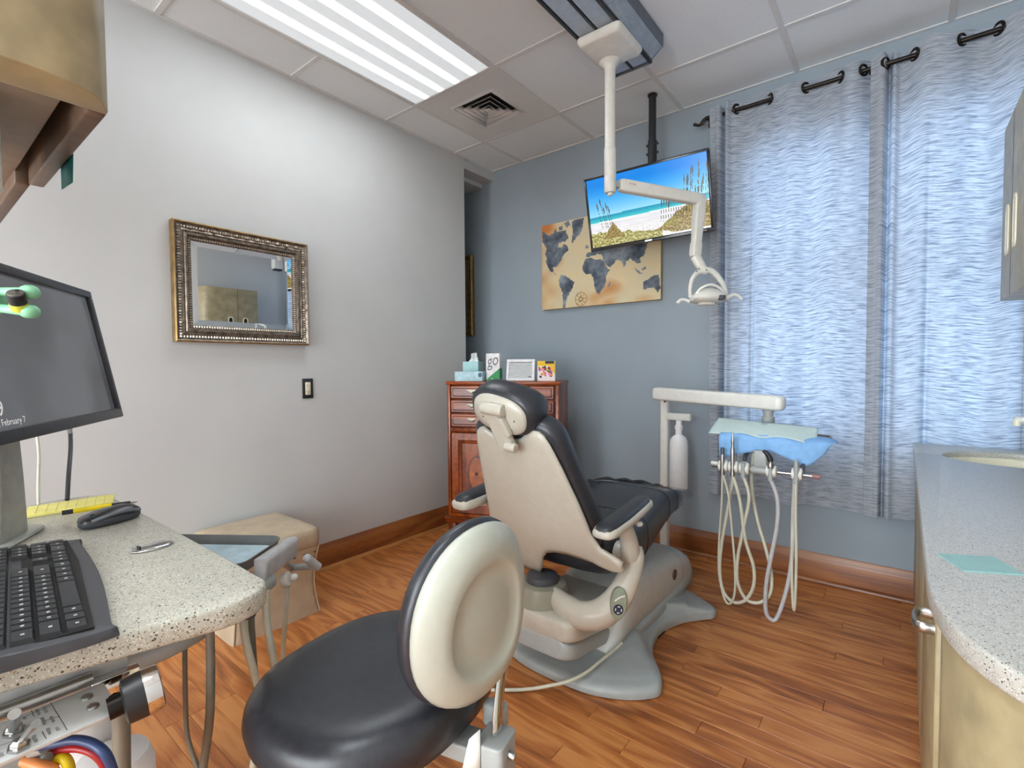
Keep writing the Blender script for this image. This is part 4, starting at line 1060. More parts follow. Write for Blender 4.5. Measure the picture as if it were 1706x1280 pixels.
t = thing('bib_holder', 'thin grey-blue bib holder cord curled on the pale paper sheet', 'cord', tuple(pts[3]))
MB().tube(pts, 0.0032, n=8).build('cord', P('slate_cord', (92, 110, 160), 0.5), t)
MB().tube([pts[0], pts[0]+Vector((0.012, -0.004, -0.006))], 0.005, n=8, smooth=False).build('clip', M_DARKG, t)
# ------------------------------------------------------------------ dental chair
CXC = 1.58
dc = thing('dental_chair', 'black and warm white reclining dental chair on grey base', 'dental chair', (1.59, -1.05, 0))
half = [(0, -1.578), (.15, -1.566), (.26, -1.520), (.325, -1.465), (.352, -1.415), (.325, -1.345), (.252, -1.24), (.212, -1.13), (.206, -1.02), (.240, -0.90), (.300, -0.815), (.340, -0.765), (.335, -0.715), (.26, -0.66), (.16, -0.60), (0, -0.53)]
ol = [(1.595+x, y, 0) for x, y in half]+[(1.595-x, y, 0) for x, y in half[-2:0:-1]]
ol = [tuple(p) for p in catmull(ol, 4, closed=True)]
def inset(k, kx=None, cy0=-1.06):
    kx = k if kx is None else kx
    return [(1.595+(x-1.595)*kx, cy0+(y-cy0)*k) for x, y, _ in ol]
rings = []
for k, z in ((1.0, 0.004), (1.005, 0.022), (0.99, 0.034), (0.955, 0.041), (0.93, 0.042), (0.90, 0.047), (0.86, 0.052), (0.72, 0.062), (0.69, 0.070), (0.62, 0.078), (0.40, 0.088)):
    rings.append([(x, y, z) for x, y in inset(k)])
MB().loft(rings).build('base_plate', M_GREYB, dc, sharp=60)
for p0, p1 in (((1.80, -1.525), (1.89, -1.475)), ((1.797, -1.09), (1.802, -0.985))):
    d = Vector((p1[0]-p0[0], p1[1]-p0[1], 0)).normalized(); nn = Vector((d.y, -d.x, 0))
    b = MB(); b.add([Vector((*p0, 0.002))+nn*0.003, Vector((*p1, 0.002))+nn*0.003, Vector((*p1, 0.010))+nn*0.002, Vector((*p0, 0.010))+nn*0.002], [(0, 1, 2, 3)])
    b.build('base_slot', M_DARKS, dc, recalc=False)
# pump cover, lofted from the low rear lip to the rounded nose
PC = [(-1.405, .150, .050, .085), (-1.36, .168, .050, .140), (-1.25, .174, .055, .262), (-1.15, .176, .055, .300), (-1.02, .178, .055, .296), (-0.86, .180, .055, .276), (-0.74, .180, .050, .262), (-0.62, .178, .045, .238), (-0.54, .168, .045, .195), (-0.49, .150, .045, .150), (-0.465, .120, .050, .105)]
def pcring(y, w_, z0, z1, k=1.0):
    out = []; n = 28; zc, hh = (z0+z1)/2, (z1-z0)/2
    for i in range(n):
        t = 2*pi*i/n; cs, sn = math.cos(t), math.sin(t)
        xx = w_*math.copysign(abs(cs)**0.42, cs)*(1.0-0.10*max(0, sn)); zz = hh*math.copysign(abs(sn)**0.55, sn)
        out.append((1.59+xx*k, y, zc+zz*k))
    return out
def pcint(y):
    for a, c_ in zip(PC, PC[1:]):
        if a[0] <= y <= c_[0]:
            q = (y-a[0])/(c_[0]-a[0]); return tuple(a[i]+(c_[i]-a[i])*q for i in range(4))
    return PC[-1]
MB().loft([pcring(*p) for p in PC]).build('pump_cover', P('cover_light_grey', (202, 204, 200), 0.33, var=0.02), dc, sharp=60)
# darker pedestal under the cover's diagonal lower edge
b = MB()
PDS = [(-1.36, .168, .03, .080), (-1.20, .180, .03, .095), (-0.95, .187, .03, .108), (-0.72, .188, .03, .125), (-0.58, .184, .03, .150), (-0.50, .164, .03, .150), (-0.462, .135, .03, .125), (-0.445, .10, .03, .09)]
b.loft([pcring(*p) for p in PDS])
b.build('pedestal', M_GREYB, dc, sharp=60)
for s_ in (1, -1):
    y_, w_, z0, z1 = pcint(-0.80)
    MB().lathe([(0.0, 0.003), (0.024, 0.003), (0.025, 0.0)], (1.59+s_*(w_*0.995), -0.80, 0.175), axis=(s_, 0, 0), n=24).build('cover_plug', P('brown_plug', (88, 74, 68), 0.35), dc)
b = MB().loft([pcring(y_, w_+0.0012, z0, z1+0.0012) for y_, w_, z0, z1 in (pcint(-0.690), pcint(-0.687))], c0=False, c1=False)
b.build('cover_seam', M_DARKG, dc)

# lift arm: from the base up and back, pale cover over grey shroud
LA = [(-1.655, .197, .266, .70), (-1.652, .196, .267, .84), (-1.640, .192, .269, .94), (-1.615, .184, .271, .99), (-1.58, .174, .272, 1), (-1.45, .150, .262, 1), (-1.25, .110, .240, 1), (-1.10, .095, .22, 1)]
def larings(za, zb_, w0):
    out = []
    for y, z0, z1, kw in LA:
        w_ = w0*kw
        a, c_ = za(z0, z1), zb_(z0, z1)
        out.append([(1.585+x, y, z) for x, z in rrect(-w_, w_, a, c_, min(0.028, (c_-a)*0.35))])
    return out
MB().loft(larings(lambda a, c_: a+0.012, lambda a, c_: c_+0.010, 0.150)).build('lift_arm_cover', M_SHELL, dc, bevel=0.004, sharp=50)
MB().loft(larings(lambda a, c_: a-0.052, lambda a, c_: a+0.014, 0.140)).build('lift_arm_shroud', M_GREYB, dc, bevel=0.004, sharp=50)
# swivel drum and horseshoe bracket
MB().lathe([(0.085, 0.0), (0.095, 0.01), (0.095, 0.06), (0.088, 0.085), (0.07, 0.09)], (1.545, -1.555, 0.262), n=32).build('swivel_drum', M_OLIVE, dc)
MB().lathe([(0.060, 0.0), (0.062, 0.004), (0.058, 0.03), (0.03, 0.032)], (1.545, -1.555, 0.345), n=24).build('drum_cap', M_DARKG, dc)
for s_ in (1, -1):
    pts = [(CXC+s_*0.03, -1.575, 0.318), (CXC+s_*0.10, -1.600, 0.305), (CXC+s_*0.17, -1.605, 0.300), (CXC+s_*0.235, -1.585, 0.325), (CXC+s_*0.280, -1.550, 0.385), (CXC+s_*0.300, -1.515, 0.455), (CXC+s_*0.302, -1.490, 0.505), (CXC+s_*0.300, -1.478, 0.535)]
    MB().tube(pts, [0.036, 0.048, 0.049, 0.049, 0.044, 0.038, 0.036, 0.024], n=16, flat=(0.75, 1.0), up=(0, -1, 0)).build('support_bracket', M_SHELL, dc, sharp=70)
    MB().cyl((CXC+s_*0.235, -1.485, 0.500), (CXC+s_*0.30, -1.485, 0.500), 0.042, n=24).build('pivot', M_SHELL, dc, bevel=0.005)
    # armrest: pad, tray shell, post
    ax = CXC+s_*0.292
    def arm_ring(y, w_, zc, h, n=20):
        return [(ax+w_*math.copysign(abs(math.cos(2*pi*i/n))**0.7, math.cos(2*pi*i/n)), y, zc+h*math.copysign(abs(math.sin(2*pi*i/n))**0.7, math.sin(2*pi*i/n))) for i in range(n)]
    st = [(-1.705, .012, .640, .008), (-1.698, .026, .642, .014), (-1.67, .034, .645, .018), (-1.58, .036, .652, .019), (-1.48, .033, .664, .018), (-1.405, .029, .673, .016), (-1.39, .022, .676, .012), (-1.382, .012, .678, .006)]
    sst = st if s_ > 0 else [(y-0.03, w_*1.22, z, h*1.35) for y, w_, z, h in st]
    MB().loft([arm_ring(y, w_, z, h) for y, w_, z, h in sst]).build('armrest_pad', M_VINYL, dc, sharp=70)
    MB().loft([arm_ring(y-0.004 if y < -1.55 else y+0.010, w_+0.008, z-0.011, h*1.0) for y, w_, z, h in sst]).build('armrest_shell', M_SHELL, dc, sharp=70)
    MB().tube([(ax-s_*0.0, -1.50, 0.50), (ax+s_*0.002, -1.515, 0.56), (ax, -1.545, 0.615), (ax, -1.56, 0.64)], [0.036, 0.030, 0.026, 0.024], n=14).build('armrest_post', M_SHELL, dc)
    MB().ell((ax+s_*0.018, -1.470, 0.610), (0.014, 0.014, 0.010), 12).build('armrest_catch', M_WHITE, dc)
# control pod on the right-hand bracket
cpn = Vector((0.62, -0.74, 0.27)).normalized()
CM = frame(Vector((1.868, -1.585, 0.372))+cpn*0.012, cpn.cross(Vector((0, 0.25, 1))).normalized()*-1, Vector((0.05, 0.25, 1)))
if (CM.to_3x3() @ Vector((0, 0, 1))).dot(cpn) < 0: CM = CM @ Matrix.Rotation(pi, 4, 'Y')
MB().loft([[(x, y, z) for x, y in sup(0.026*k, 0.050*k, 28, 2.2)] for z, k in ((-0.02, 1.0), (0.0015, 1.0), (0.004, 0.93))], M=CM).build('control_pad', P('sage_keypad', (140, 148, 130), 0.45), dc)
MB().loft([[(x, y-0.018, z) for x, y in sup(0.017*k, 0.017*k, 24, 2.0)] for z, k in ((0.003, 1), (0.0055, 0.95))], M=CM).build('direction_key', P('navy_key', (34, 40, 70), 0.4), dc)
b = MB()
for k in range(5): b.box(-0.0025, 0.0025, -0.004, 0.004, 0.004, 0.006, M=CM @ T(-0.012+0.0062*k, 0.010+0.0065*k-0.0006*k*k, 0) @ Matrix.Rotation(-0.7, 4, 'Z'))
for an in range(4): b.box(-0.004, 0.004, 0.008, 0.011, 0.0052, 0.0062, M=CM @ T(0, -0.018, 0) @ rz(an*pi/2))
b.build('key', M_WHITE, dc)

# seat cushion and leg rest, lofted along the chair
ST = [(-1.515, .19, .440, .520), (-1.50, .222, .405, .548), (-1.46, .238, .388, .560), (-1.38, .242, .375, .562), (-1.25, .240, .362, .572), (-1.12, .228, .372, .592), (-1.00, .214, .398, .604), (-0.88, .200, .424, .598), (-0.76, .184, .436, .574), (-0.66, .170, .436, .552), (-0.60, .158, .432, .538), (-0.572, .146, .436, .528), (-0.560, .12, .446, .515), (-0.556, .07, .462, .50)]
def string(y, w_, z0, z1, gx_=0.0, gz=0.0):
    n = 36; out = []; zc, hh = (z0+z1)/2, (z1-z0)/2+gz
    for i in range(n):
        t = 2*pi*i/n; cs, sn = math.cos(t), math.sin(t)
        xx = (w_+gx_)*math.copysign(abs(cs)**0.5, cs)*(1.0 if sn > 0 else 1.0-0.10*abs(sn)); zz = hh*math.copysign(abs(sn)**0.5, sn)
        dip = -0.010*math.cos(min(1, abs(xx)/w_)*pi/2) if sn > 0.2 else 0
        out.append((CXC+xx, y, zc+zz+dip))
    return out
def stint(y):
    for a, c_ in zip(ST, ST[1:]):
        if a[0] <= y <= c_[0]:
            q = (y-a[0])/(c_[0]-a[0]); return (y,)+tuple(a[i]+(c_[i]-a[i])*q for i in (1, 2, 3))
    return ST[-1]
MB().loft([string(*p) for p in ST]).build('seat_cushion', M_VINYL, dc, sharp=80)
for y0 in (-1.22, -0.90, -0.70):
    pr_ = [Vector(p) for p in string(*stint(y0), 0.0008, 0.0008)]
    MB().tube(pr_+[pr_[0]], 0.0022, n=6, smooth=False).build('seat_seam', P('vinyl_seam', (58, 62, 72), 0.45), dc)
b = MB().loft([string(*stint(y), 0.004, 0.005) for y in (-0.74, -0.68, -0.61)]+[string(-0.54, .150, .426, .526), string(-0.46, .144, .424, .506), string(-0.395, .136, .428, .490), string(-0.376, .10, .438, .478)], c0=False)
b.build('clear_toe_cover', M_CLEAR, dc, recalc=True)
b = MB()
cr = random.Random(2)
for k in range(5):
    x = CXC-0.15+0.03*k; y = -1.0+0.13*k
    b.tube([(x-0.05, y-0.05, stint(y-0.05)[3]-0.004), (x, y, stint(y)[3]+0.004), (x+0.05, y+0.02, stint(y)[3]-0.006)], [0.002, 0.009, 0.002], n=8)
b.build('vinyl_crease', M_VINYL, dc)
# backrest: shell (columns between a lower and an upper contour), cushion, headrest
BK = frame((CXC, -1.572, 0.45), (1, 0, 0), (0, -0.4147, 0.91))
TOPC = [(-.312, .062), (-.295, .085), (-.245, .100), (-.216, .16), (-.192, .30), (-.166, .43), (-.150, .500), (-.138, .530), (-.120, .545), (-.103, .548), (-.078, .527), (-.035, .508), (.005, .504), (.045, .514), (.085, .543), (.103, .549), (.122, .545), (.138, .530), (.150, .500), (.166, .43), (.190, .30), (.210, .16), (.238, .110), (.285, .088), (.312, .070)]
BOTC = [(-.312, .040), (-.29, .015), (-.22, -.035), (-.15, -.075), (-.09, -.085), (-.055, -.082), (-.035, -.05), (-.015, .005), (.01, .036), (.05, .050), (.10, .052), (.16, .044), (.22, .032), (.27, .028), (.30, .036), (.312, .050)]
def lint(c_, x):
    for a, d in zip(c_, c_[1:]):
        if a[0] <= x <= d[0]:
            return a[1]+(d[1]-a[1])*(x-a[0])/(d[0]-a[0])
    return c_[-1][1] if x > 0 else c_[0][1]
xs_ = sorted(set([p[0] for p in TOPC]+[p[0] for p in BOTC]+[q*0.012 for q in range(-25, 26)]))
nr = 24
vs = []; fs = []
for x in xs_:
    t_, o_ = lint(TOPC, x), lint(BOTC, x)
    for j in range(nr+1):
        q = j/nr; y = o_+(t_-o_)*q
        e = min(q, 1-q); sag = -0.30*x*x-0.010*math.exp(-e*nr/1.6)
        dish = 0.010*math.exp(-((x/0.10)**2))*math.exp(-((y-0.52)/0.10)**2)*-1
        vs.append(BK @ Vector((x, y, 0.012+sag+dish+(0.02*max(0, abs(x)-0.2)/0.1))))
for i in range(len(xs_)-1):
    for j in range(nr): fs.append((i*(nr+1)+j, (i+1)*(nr+1)+j, (i+1)*(nr+1)+j+1, i*(nr+1)+j+1))
b = MB(); b.add(vs, fs); b.build('backrest_shell', M_SHELL, dc, solid=0.016, sharp=180, recalc=False)
hw_ = [(0.03, .175), (0.06, .205), (.17, .222), (.25, .214), (.37, .196), (.46, .184), (.52, .172), (.555, .150), (.574, .105)]
co = [(w_, y) for y, w_ in hw_]+[(0.0, .578)]+[(-w_, y) for y, w_ in hw_[::-1]]+[(-.10, .022), (0.0, .020), (.10, .022)]
co = [(p.x, p.y) for p in catmull([(x, y, 0) for x, y in co], 3, closed=True)]
rings = []
for z, k, kx in ((-0.004, 0.93, 0.95), (-0.016, 0.985, 1.0), (-0.040, 1.0, 1.02), (-0.066, 0.99, 1.0), (-0.084, 0.95, 0.93), (-0.092, 0.86, 0.78), (-0.088, 0.6, 0.45)):
    rings.append([(x*kx, 0.29+(y-0.29)*k, z-0.28*x*x) for x, y in co])
MB().loft(rings, M=BK).build('backrest_cushion', M_VINYL, dc, sharp=80)
HD = frame((CXC, -1.842, 1.000), (1, 0, 0), (0, -0.36, 0.933)) @ Matrix.Rotation(math.radians(-14), 4, 'Z')
pl = sup(0.104, 0.066, 36, 2.5)
MB().loft([[(x*k, y*k, z) for x, y in pl] for z, k in ((-0.012, 1.0), (0.0, 0.99), (0.008, 0.93), (0.011, 0.6))], M=HD).build('headrest_plate', M_SHELL, dc, sharp=70)
hc_ = sup(0.124, 0.078, 36, 2.5)
MB().loft([[(x*k, y*k+0.004, z-1.6*x*x*(1 if z < -0.05 else 0)) for x, y in hc_] for z, k in ((-0.004, 0.86), (-0.012, 0.97), (-0.038, 1.02), (-0.070, 1.0), (-0.090, 0.92), (-0.098, 0.7))], M=HD).build('headrest_cushion', M_VINYL, dc, sharp=80)
HS = frame((CXC, -1.834, 1.004), (1, 0, 0), (0, -0.36, 0.933))
MB().cyl((-0.042, 0.030, 0.028), (0.040, 0.022, 0.028), 0.0205, n=20, M=HS).cyl((-0.050, 0.031, 0.026), (-0.042, 0.030, 0.026), 0.014, 0.017, n=20, M=HS).build('headrest_hinge', M_SHELL, dc, bevel=0.002)
b = MB().loft([[(x, y, z) for x, z in rrect(cx_-ww, cx_+ww, 0.006, 0.034, 0.009)] for y, cx_, ww in ((0.03, -0.012, 0.030), (-0.02, -0.008, 0.031), (-0.075, 0.004, 0.032), (-0.108, 0.010, 0.034), (-0.120, 0.010, 0.034))], M=HS)
b.build('headrest_stem', M_SHELL, dc, sharp=50)
MB().loft([[(x, y, z) for x, z in rrect(cx_-0.010, cx_+0.010, 0.020, 0.042, 0.006)] for y, cx_ in ((0.000, 0.022), (-0.006, 0.024), (-0.055, 0.038), (-0.062, 0.038))], M=HS).build('release_lever', M_SHELL, dc, bevel=0.002)
MB().cyl((0.018, -0.098, 0.036), (0.058, -0.104, 0.036), 0.0155, n=16, M=HS).build('release_knob', M_SHELL, dc, bevel=0.003)
b = MB()
for x, y in ((-0.015, 0.042), (0.066, 0.0), (-0.058, -0.020), (-0.02, -0.02)): b.cyl((x, y, 0.004), (x, y, 0.0115), 0.003, n=8, M=HD)
b.build('plate_screw', M_DARKG, dc)

# foot-control cable running from the pump cover across the floor
ck = [pZ(1036, 1072, .105), pZ(1020, 1086, .092), pZ(1000, 1102, .076), pZ(975, 1122, .064), pZ(945, 1136, .050), pZ(915, 1143, .030), pZ(885, 1148, .012), pZ(850, 1150, .0085), pZ(790, 1148, .0085), pZ(720, 1130, .0085), pZ(640, 1150, .0085), pZ(560, 1200, .0085)]
t = thing('foot_control_cable', 'pale cable trailing from the dental chair base across floor', 'cable', tuple(ck[7]))
MB().tube(ck, 0.0062, n=10).build('cable', M_HOSE, t)

# ------------------------------------------------------------------ operator stool
SX, SY = 1.716, -2.412
fdir = Vector((-0.985, -0.17, 0)).normalized(); sdir = Vector((-fdir.y, fdir.x, 0))
stl = thing('operator_stool', 'black vinyl operator stool with oval cream backrest in the foreground', 'stool', (SX, SY, 0))
SFM = frame((SX, SY, 0), fdir, sdir)
so = []
for i in range(56):
    t_ = 2*pi*i/56; cs, sn = math.cos(t_), math.sin(t_)
    rx = 0.246 if cs > 0 else 0.225
    so.append((rx*math.copysign(abs(cs)**0.86, cs), (0.262-0.010*max(0, cs))*math.copysign(abs(sn)**0.82, sn)))
rings = []
for z, k in ((0.430, 0.80), (0.433, 0.93), (0.446, 0.985), (0.470, 1.0), (0.492, 0.985), (0.510, 0.94), (0.521, 0.85), (0.526, 0.70), (0.524, 0.45), (0.520, 0.2), (0.519, 0.03)):
    rings.append([(x*k, y*k, z+(0.010*(x/0.22)**2 if x < 0 else -0.012*(x/0.22)**2)*(k**2)*(z > 0.46)) for x, y in so])
MB().loft(rings, M=SFM).build('seat', M_VINYL, stl, sharp=80)
MB().loft([[(x*k, y*k, z) for x, y in so] for z, k in ((0.420, 0.72), (0.434, 0.86))], M=SFM).build('seat_pan', M_WHITE, stl)
MB().cyl((SX, SY, 0.30), (SX, SY, 0.41), 0.025, n=18).cyl((SX, SY, 0.08), (SX, SY, 0.30), 0.036, n=18).build('gas_column', M_STEEL, stl)
b = MB()
for k in range(5):
    a_ = 2*pi*k/5+0.5; e = Vector((math.cos(a_), math.sin(a_), 0))
    b.tube([Vector((SX, SY, 0.10)), Vector((SX, SY, 0.095))+e*0.12, Vector((SX, SY, 0.072))+e*0.25], [0.028, 0.024, 0.018], n=10)
b.build('five_star_base', M_GREYP, stl)
for k in range(5):
    a_ = 2*pi*k/5+0.5; e = Vector((math.cos(a_), math.sin(a_), 0)); c_ = Vector((SX, SY, 0.0265))+e*0.25
    s2 = Vector((-e.y, e.x, 0))
    MB().cyl(c_-s2*0.018, c_+s2*0.018, 0.026, n=18).tube([c_+Vector((0, 0, 0.0)), c_+Vector((0, 0, 0.05))], 0.008, n=8, smooth=False).build('caster', M_DARKG, stl)
# rear mechanism box, chrome flat bar, label
mc = pD(824, 1240, 0.96)
mdir = Vector((mc.x-SX, mc.y-SY, 0)).normalized()
MX = frame((mc.x, mc.y, 0), mdir, Vector((-mdir.y, mdir.x, 0)))
b = MB().loft([[(x, y, z) for x, y in rrect(-0.028, 0.032, -0.036, 0.036, 0.012)] for z in (0.290, 0.440)], M=MX)
b.build('back_mechanism', M_GREYP, stl, bevel=0.004)
b = MB().box(-0.20, -0.02, -0.03, 0.03, 0.385, 0.420, M=MX); b.build('mechanism_arm', M_GREYP, stl, bevel=0.004)
MB().cyl(MX @ Vector((0.028, -0.004, 0.415)), MX @ Vector((0.046, -0.004, 0.412)), 0.007, n=14).build('set_screw', M_STEEL, stl, bevel=0.001)
kb = MX @ Vector((0.0, -0.0, 0.485))
MB().loft([[(x, y, z) for x, y in rrect(-0.045, 0.005, 0.030, 0.060, 0.010)] for z in (0.425, 0.470)], M=MX).build('tilt_lever', M_GREYP, stl, bevel=0.006)
bn = (-fdir*math.cos(math.radians(19))+Vector((0, 0, -1))*math.sin(math.radians(19))*-0.0).normalized()
lean = 0.03; bdir = Vector((math.cos(0.023), math.sin(0.023), 0))
bup = (bdir*math.sin(lean)+Vector((0, 0, 1))*math.cos(lean)); bnorm = (bdir*math.cos(lean)-Vector((0, 0, 1))*math.sin(lean))
bcen = pD(801.7, 1018, 0.945)
BS = frame(bcen, bup.cross(bnorm), bup)          # local z points backwards
egg = []
for i in range(48):
    t_ = 2*pi*i/48; cs, sn = math.cos(t_), math.sin(t_)
    w_ = 0.154*(1-0.06*sn); egg.append((w_*math.copysign(abs(cs)**0.9, cs), 0.168*math.copysign(abs(sn)**0.92, sn)))
def curve(x): return -0.9*x*x
rings = []
for z, k in ((-0.012, 0.985), (0.0, 1.0), (0.010, 0.975), (0.022, 0.88), (0.028, 0.76), (0.029, 0.66), (0.026, 0.62), (0.020, 0.58), (0.020, 0.40), (0.021, 0.18), (0.021, 0.03)):
    rings.append([(x*k, y*k-0.006*(k < 0.7), z+curve(x*k)) for x, y in egg])
MB().loft(rings, M=BS).build('backrest_shell', P('stool_cream_shell', (182, 185, 173), 0.3, var=0.015), stl, sharp=80)
rings = []
for z, k in ((-0.006, 0.96), (-0.012, 1.02), (-0.024, 1.03), (-0.038, 1.00), (-0.048, 0.92), (-0.056, 0.7), (-0.054, 0.3), (-0.053, 0.04)):
    rings.append([(x*k, y*k, z+curve(x*min(k, 1))) for x, y in egg])
MB().loft(rings, M=BS).build('backrest_cushion', M_VINYL, stl, sharp=80)
MB().tube([pD(829, 1222, 0.965), pD(830, 1180, 0.975), pD(836, 1125, 1.005), pD(846, 1065, 1.04)], 0.015, n=12, flat=(0.4, 1.0), up=tuple(bdir)).build('back_bar', M_CHROME, stl, sharp=50)
MB().ell(pD(857, 1032, 1.035), (0.012, 0.020, 0.034), 14).build('bar_housing', P('stool_cream_shell', (182, 185, 173), 0.3), stl)
MB().add([pD(u, v_, 0.93) for u, v_ in ((781, 1232), (800, 1215), (800, 1300), (766, 1300))], [(0, 1, 2, 3)]).build('care_tag', M_WHITE, stl, solid=0.0006)
# ------------------------------------------------------------------ desk unit at the left
DZ = 0.83; DT = 0.034
dk = thing('desk_cabinet', 'low white cabinet under a speckled quartz desk top at the left', 'cabinet', (1.38, -3.2, 0))
y0_, x1_ = -2.703, 1.875
dol = [(0.955, -3.55), (1.80, -3.55), (1.820, -3.0)]+[(x1_-0.055+0.055*math.cos(a), y0_-0.065+0.065*math.sin(a)) for a in (-0.25, 0.15, 0.6, 1.05, 1.4)]+[(1.70, y0_), (1.06, y0_-0.004)]+[(0.955+0.07+0.075*math.cos(a), y0_-0.06+0.056*math.sin(a)) for a in (1.7, 2.2, 2.7, 3.1)]
b = MB().prism(dol, DZ-DT, DZ); b.build('desk_top', M_STONE, dk, bevel=0.007, seg=3, sharp=50)
MB().box(1.00, 1.42, -3.50, -2.865, 0.0, DZ-DT).build('cabinet_body', M_GREYP, dk, bevel=0.003)
MB().box(1.42, 1.775, -2.885, -2.865, 0.69, DZ-DT).box(1.765, 1.775, -3.50, -2.885, 0.69, DZ-DT).build('apron', P('apron_white', (206, 208, 208), 0.4), dk)
MB().box(1.03, 1.40, -2.864, -2.852, 0.08, DZ-DT-0.02).build('cabinet_door', M_LAM, dk, bevel=0.003)
# chrome rail, junction plate with switches, drain knob and tubing on the desk's end
rl = MB().tube([pX(-30, 1200, 1.785), pX(60, 1166, 1.785), pX(153, 1130, 1.785)], 0.0085, n=10, smooth=False)
rl.build('rail_bar', M_STEEL, dk)
ra, rb_ = pX(150, 1139, 1.782), pX(232, 1110, 1.782)
b = MB(); b.box(1.7752, 1.790, ra.y, rb_.y, rb_.z-0.024, rb_.z+0.004); b.build('rail_channel', M_CHROME, dk, bevel=0.002)
c00, c10, c11, c01 = pX(0, 1193, 1.79), pX(172, 1137, 1.79), pX(203, 1183, 1.855), pX(0, 1265, 1.855)
PM = frame(c10, (c11-c10), (c01-c11)*1.0)
plw = (c11-c10).length; pll = 0.30
pn = PM.to_3x3() @ Vector((0, 0, 1))
sg = 1 if pn.z > 0 else -1
MB().box(0, plw, 0, pll, -0.0042*sg, 0, M=PM).build('junction_plate', P('white_plate', (218, 220, 219), 0.4, var=0.01), dk, bevel=0.0006)
b = MB()
for u, v_ in ((145, 1162), (155, 1178)):
    d_ = ray(u, v_); q = CPOS+d_*((c10-CPOS).dot(pn)/d_.dot(pn))
    b.lathe([(0.0064, 0.0), (0.0058, 0.002), (0.0035, 0.0036), (0.0005, 0.004)], q, axis=pn*sg, n=16)
b.build('dome_screw', M_STEEL, dk)
def onplate(u, v_):
    d_ = ray(u, v_); return CPOS+d_*((c10-CPOS).dot(pn)/d_.dot(pn))
def line(u0, v0, u1, v1, wd=0.0006):
    a_, c_ = onplate(u0, v0)+pn*sg*0.0003, onplate(u1, v1)+pn*sg*0.0003
    s_ = (c_-a_).cross(pn).normalized()*wd/2
    return [a_-s_, c_-s_, c_+s_, a_+s_]
b = MB()
for L_ in ((84, 1171, 112, 1217), (36, 1197, 84, 1176), (40, 1212, 100, 1194), (52, 1184, 57, 1195), (70, 1219, 77, 1232), (0, 1243, 46, 1228)):
    b.add(line(*L_), [(0, 1, 2, 3)])
b.build('ruled_line', M_INK, dk, recalc=False)
def ptext(s_, u, v_, size=0.0042):
    q = onplate(u, v_)+pn*sg*0.0004
    ex_ = -(PM.to_3x3() @ Vector((1, 0, 0))); ey_ = PM.to_3x3() @ Vector((0, 1, 0))
    TMx = frame(q, ex_, ey_)
    if (TMx.to_3x3() @ Vector((0, 0, 1))).dot(pn*sg) < 0:
        TMx = frame(q, ex_, -ey_)
    text(s_, size, M_INKG, dk, TMx, align='CENTER', sx=0.85, extrude=0.0001)
for s_, u, v_ in (('CITY', 99, 1214), ('WATER', 84, 1218), ('WATER', 90, 1198), ('PRESSURE', 75, 1201), ('BOTTLE', 78, 1182), ('WATER', 66, 1186), ('OFF', 44, 1196), ('BOTTLE', 61, 1230), ('CITY', 6, 1257)):
    ptext(s_, u, v_)
# toggle switches
for (u, v_), (tu, tv_), red in (((23, 1221), (24, 1190), False), ((31, 1246), (60, 1206), True)):
    q = onplate(u, v_); up_ = pn*sg
    b = MB().lathe([(0.010, 0), (0.010, 0.003), (0.0075, 0.0035), (0.0075, 0.007), (0.005, 0.010)], q, axis=up_, n=6)
    b.build('switch_nut', M_STEEL, dk)
    tip = pD(tu, tv_, (q-CPOS).dot(CAMF)-0.028)
    if red: MB().lathe([(0.0055, 0.0), (0.0055, 0.0085)], q, axis=up_, n=14).build('switch_collar', P('red_enamel', (190, 30, 40), 0.4), dk)
    MB().tube([q+up_*0.004, q*0.6+tip*0.4+up_*0.004, tip], [0.0022, 0.0032, 0.0042] if red else [0.0052, 0.0055, 0.0055], n=12, smooth=False).build('toggle_lever', M_STEEL, dk)
# drain-valve knob
kc = pD(231, 1159, 0.615); ka = (CAMR+CAMF*0.95+Vector((0, 0, 0.22))).normalized()
MB().lathe([(0.020, -0.016), (0.0265, -0.014), (0.0275, 0.002), (0.0275, 0.006)], kc, axis=ka, n=32).build('knob_grip', M_BLACKP, dk, sharp=50)
MB().lathe([(0.0278, 0.006), (0.0280, 0.008), (0.0265, 0.022), (0.0245, 0.0235), (0.0, 0.0236)], kc, axis=ka, n=32).build('knob_band', M_CHROME, dk, sharp=40)
MB().tube([kc-ka*0.014, kc-ka*0.030], 0.013, n=12, smooth=False).tube([kc-ka*0.022, c10*0.35+c11*0.65-(c11-c10).cross(pn).normalized()*0.0, c10*0.4+c11*0.6], 0.008, n=8, smooth=False).build('knob_stem', M_IRON, dk)
# coloured tubes under the plate, white bottle and canister
def tb(pts, r, m_, lab=None):
    MB().tube([pD(u, v_, t_) for u, v_, t_ in pts], r, n=12).build('supply_tube', m_, dk, label=lab)
tb([(60, 1244, .60), (90, 1239, .60), (125, 1233, .60), (155, 1240, .60), (178, 1260, .60), (192, 1300, .62), (196, 1340, .64)], 0.0055, P('navy_tube', (44, 70, 118), 0.35), 'navy supply tube')
tb([(70, 1262, .615), (100, 1250, .615), (132, 1247, .615), (160, 1258, .615), (178, 1285, .62), (184, 1330, .64)], 0.0050, P('red_tube', (170, 30, 38), 0.35), 'red supply tube')
tb([(88, 1275, .61), (102, 1263, .61), (114, 1275, .61), (120, 1320, .62)], 0.0060, P('yellow_tube', (226, 206, 30), 0.4), 'yellow supply tube')
tb([(40, 1268, .60), (66, 1276, .595), (88, 1284, .60), (100, 1310, .61)], 0.0062, P('orange_tube', (230, 150, 90), 0.4), 'orange supply tube')
b = MB()
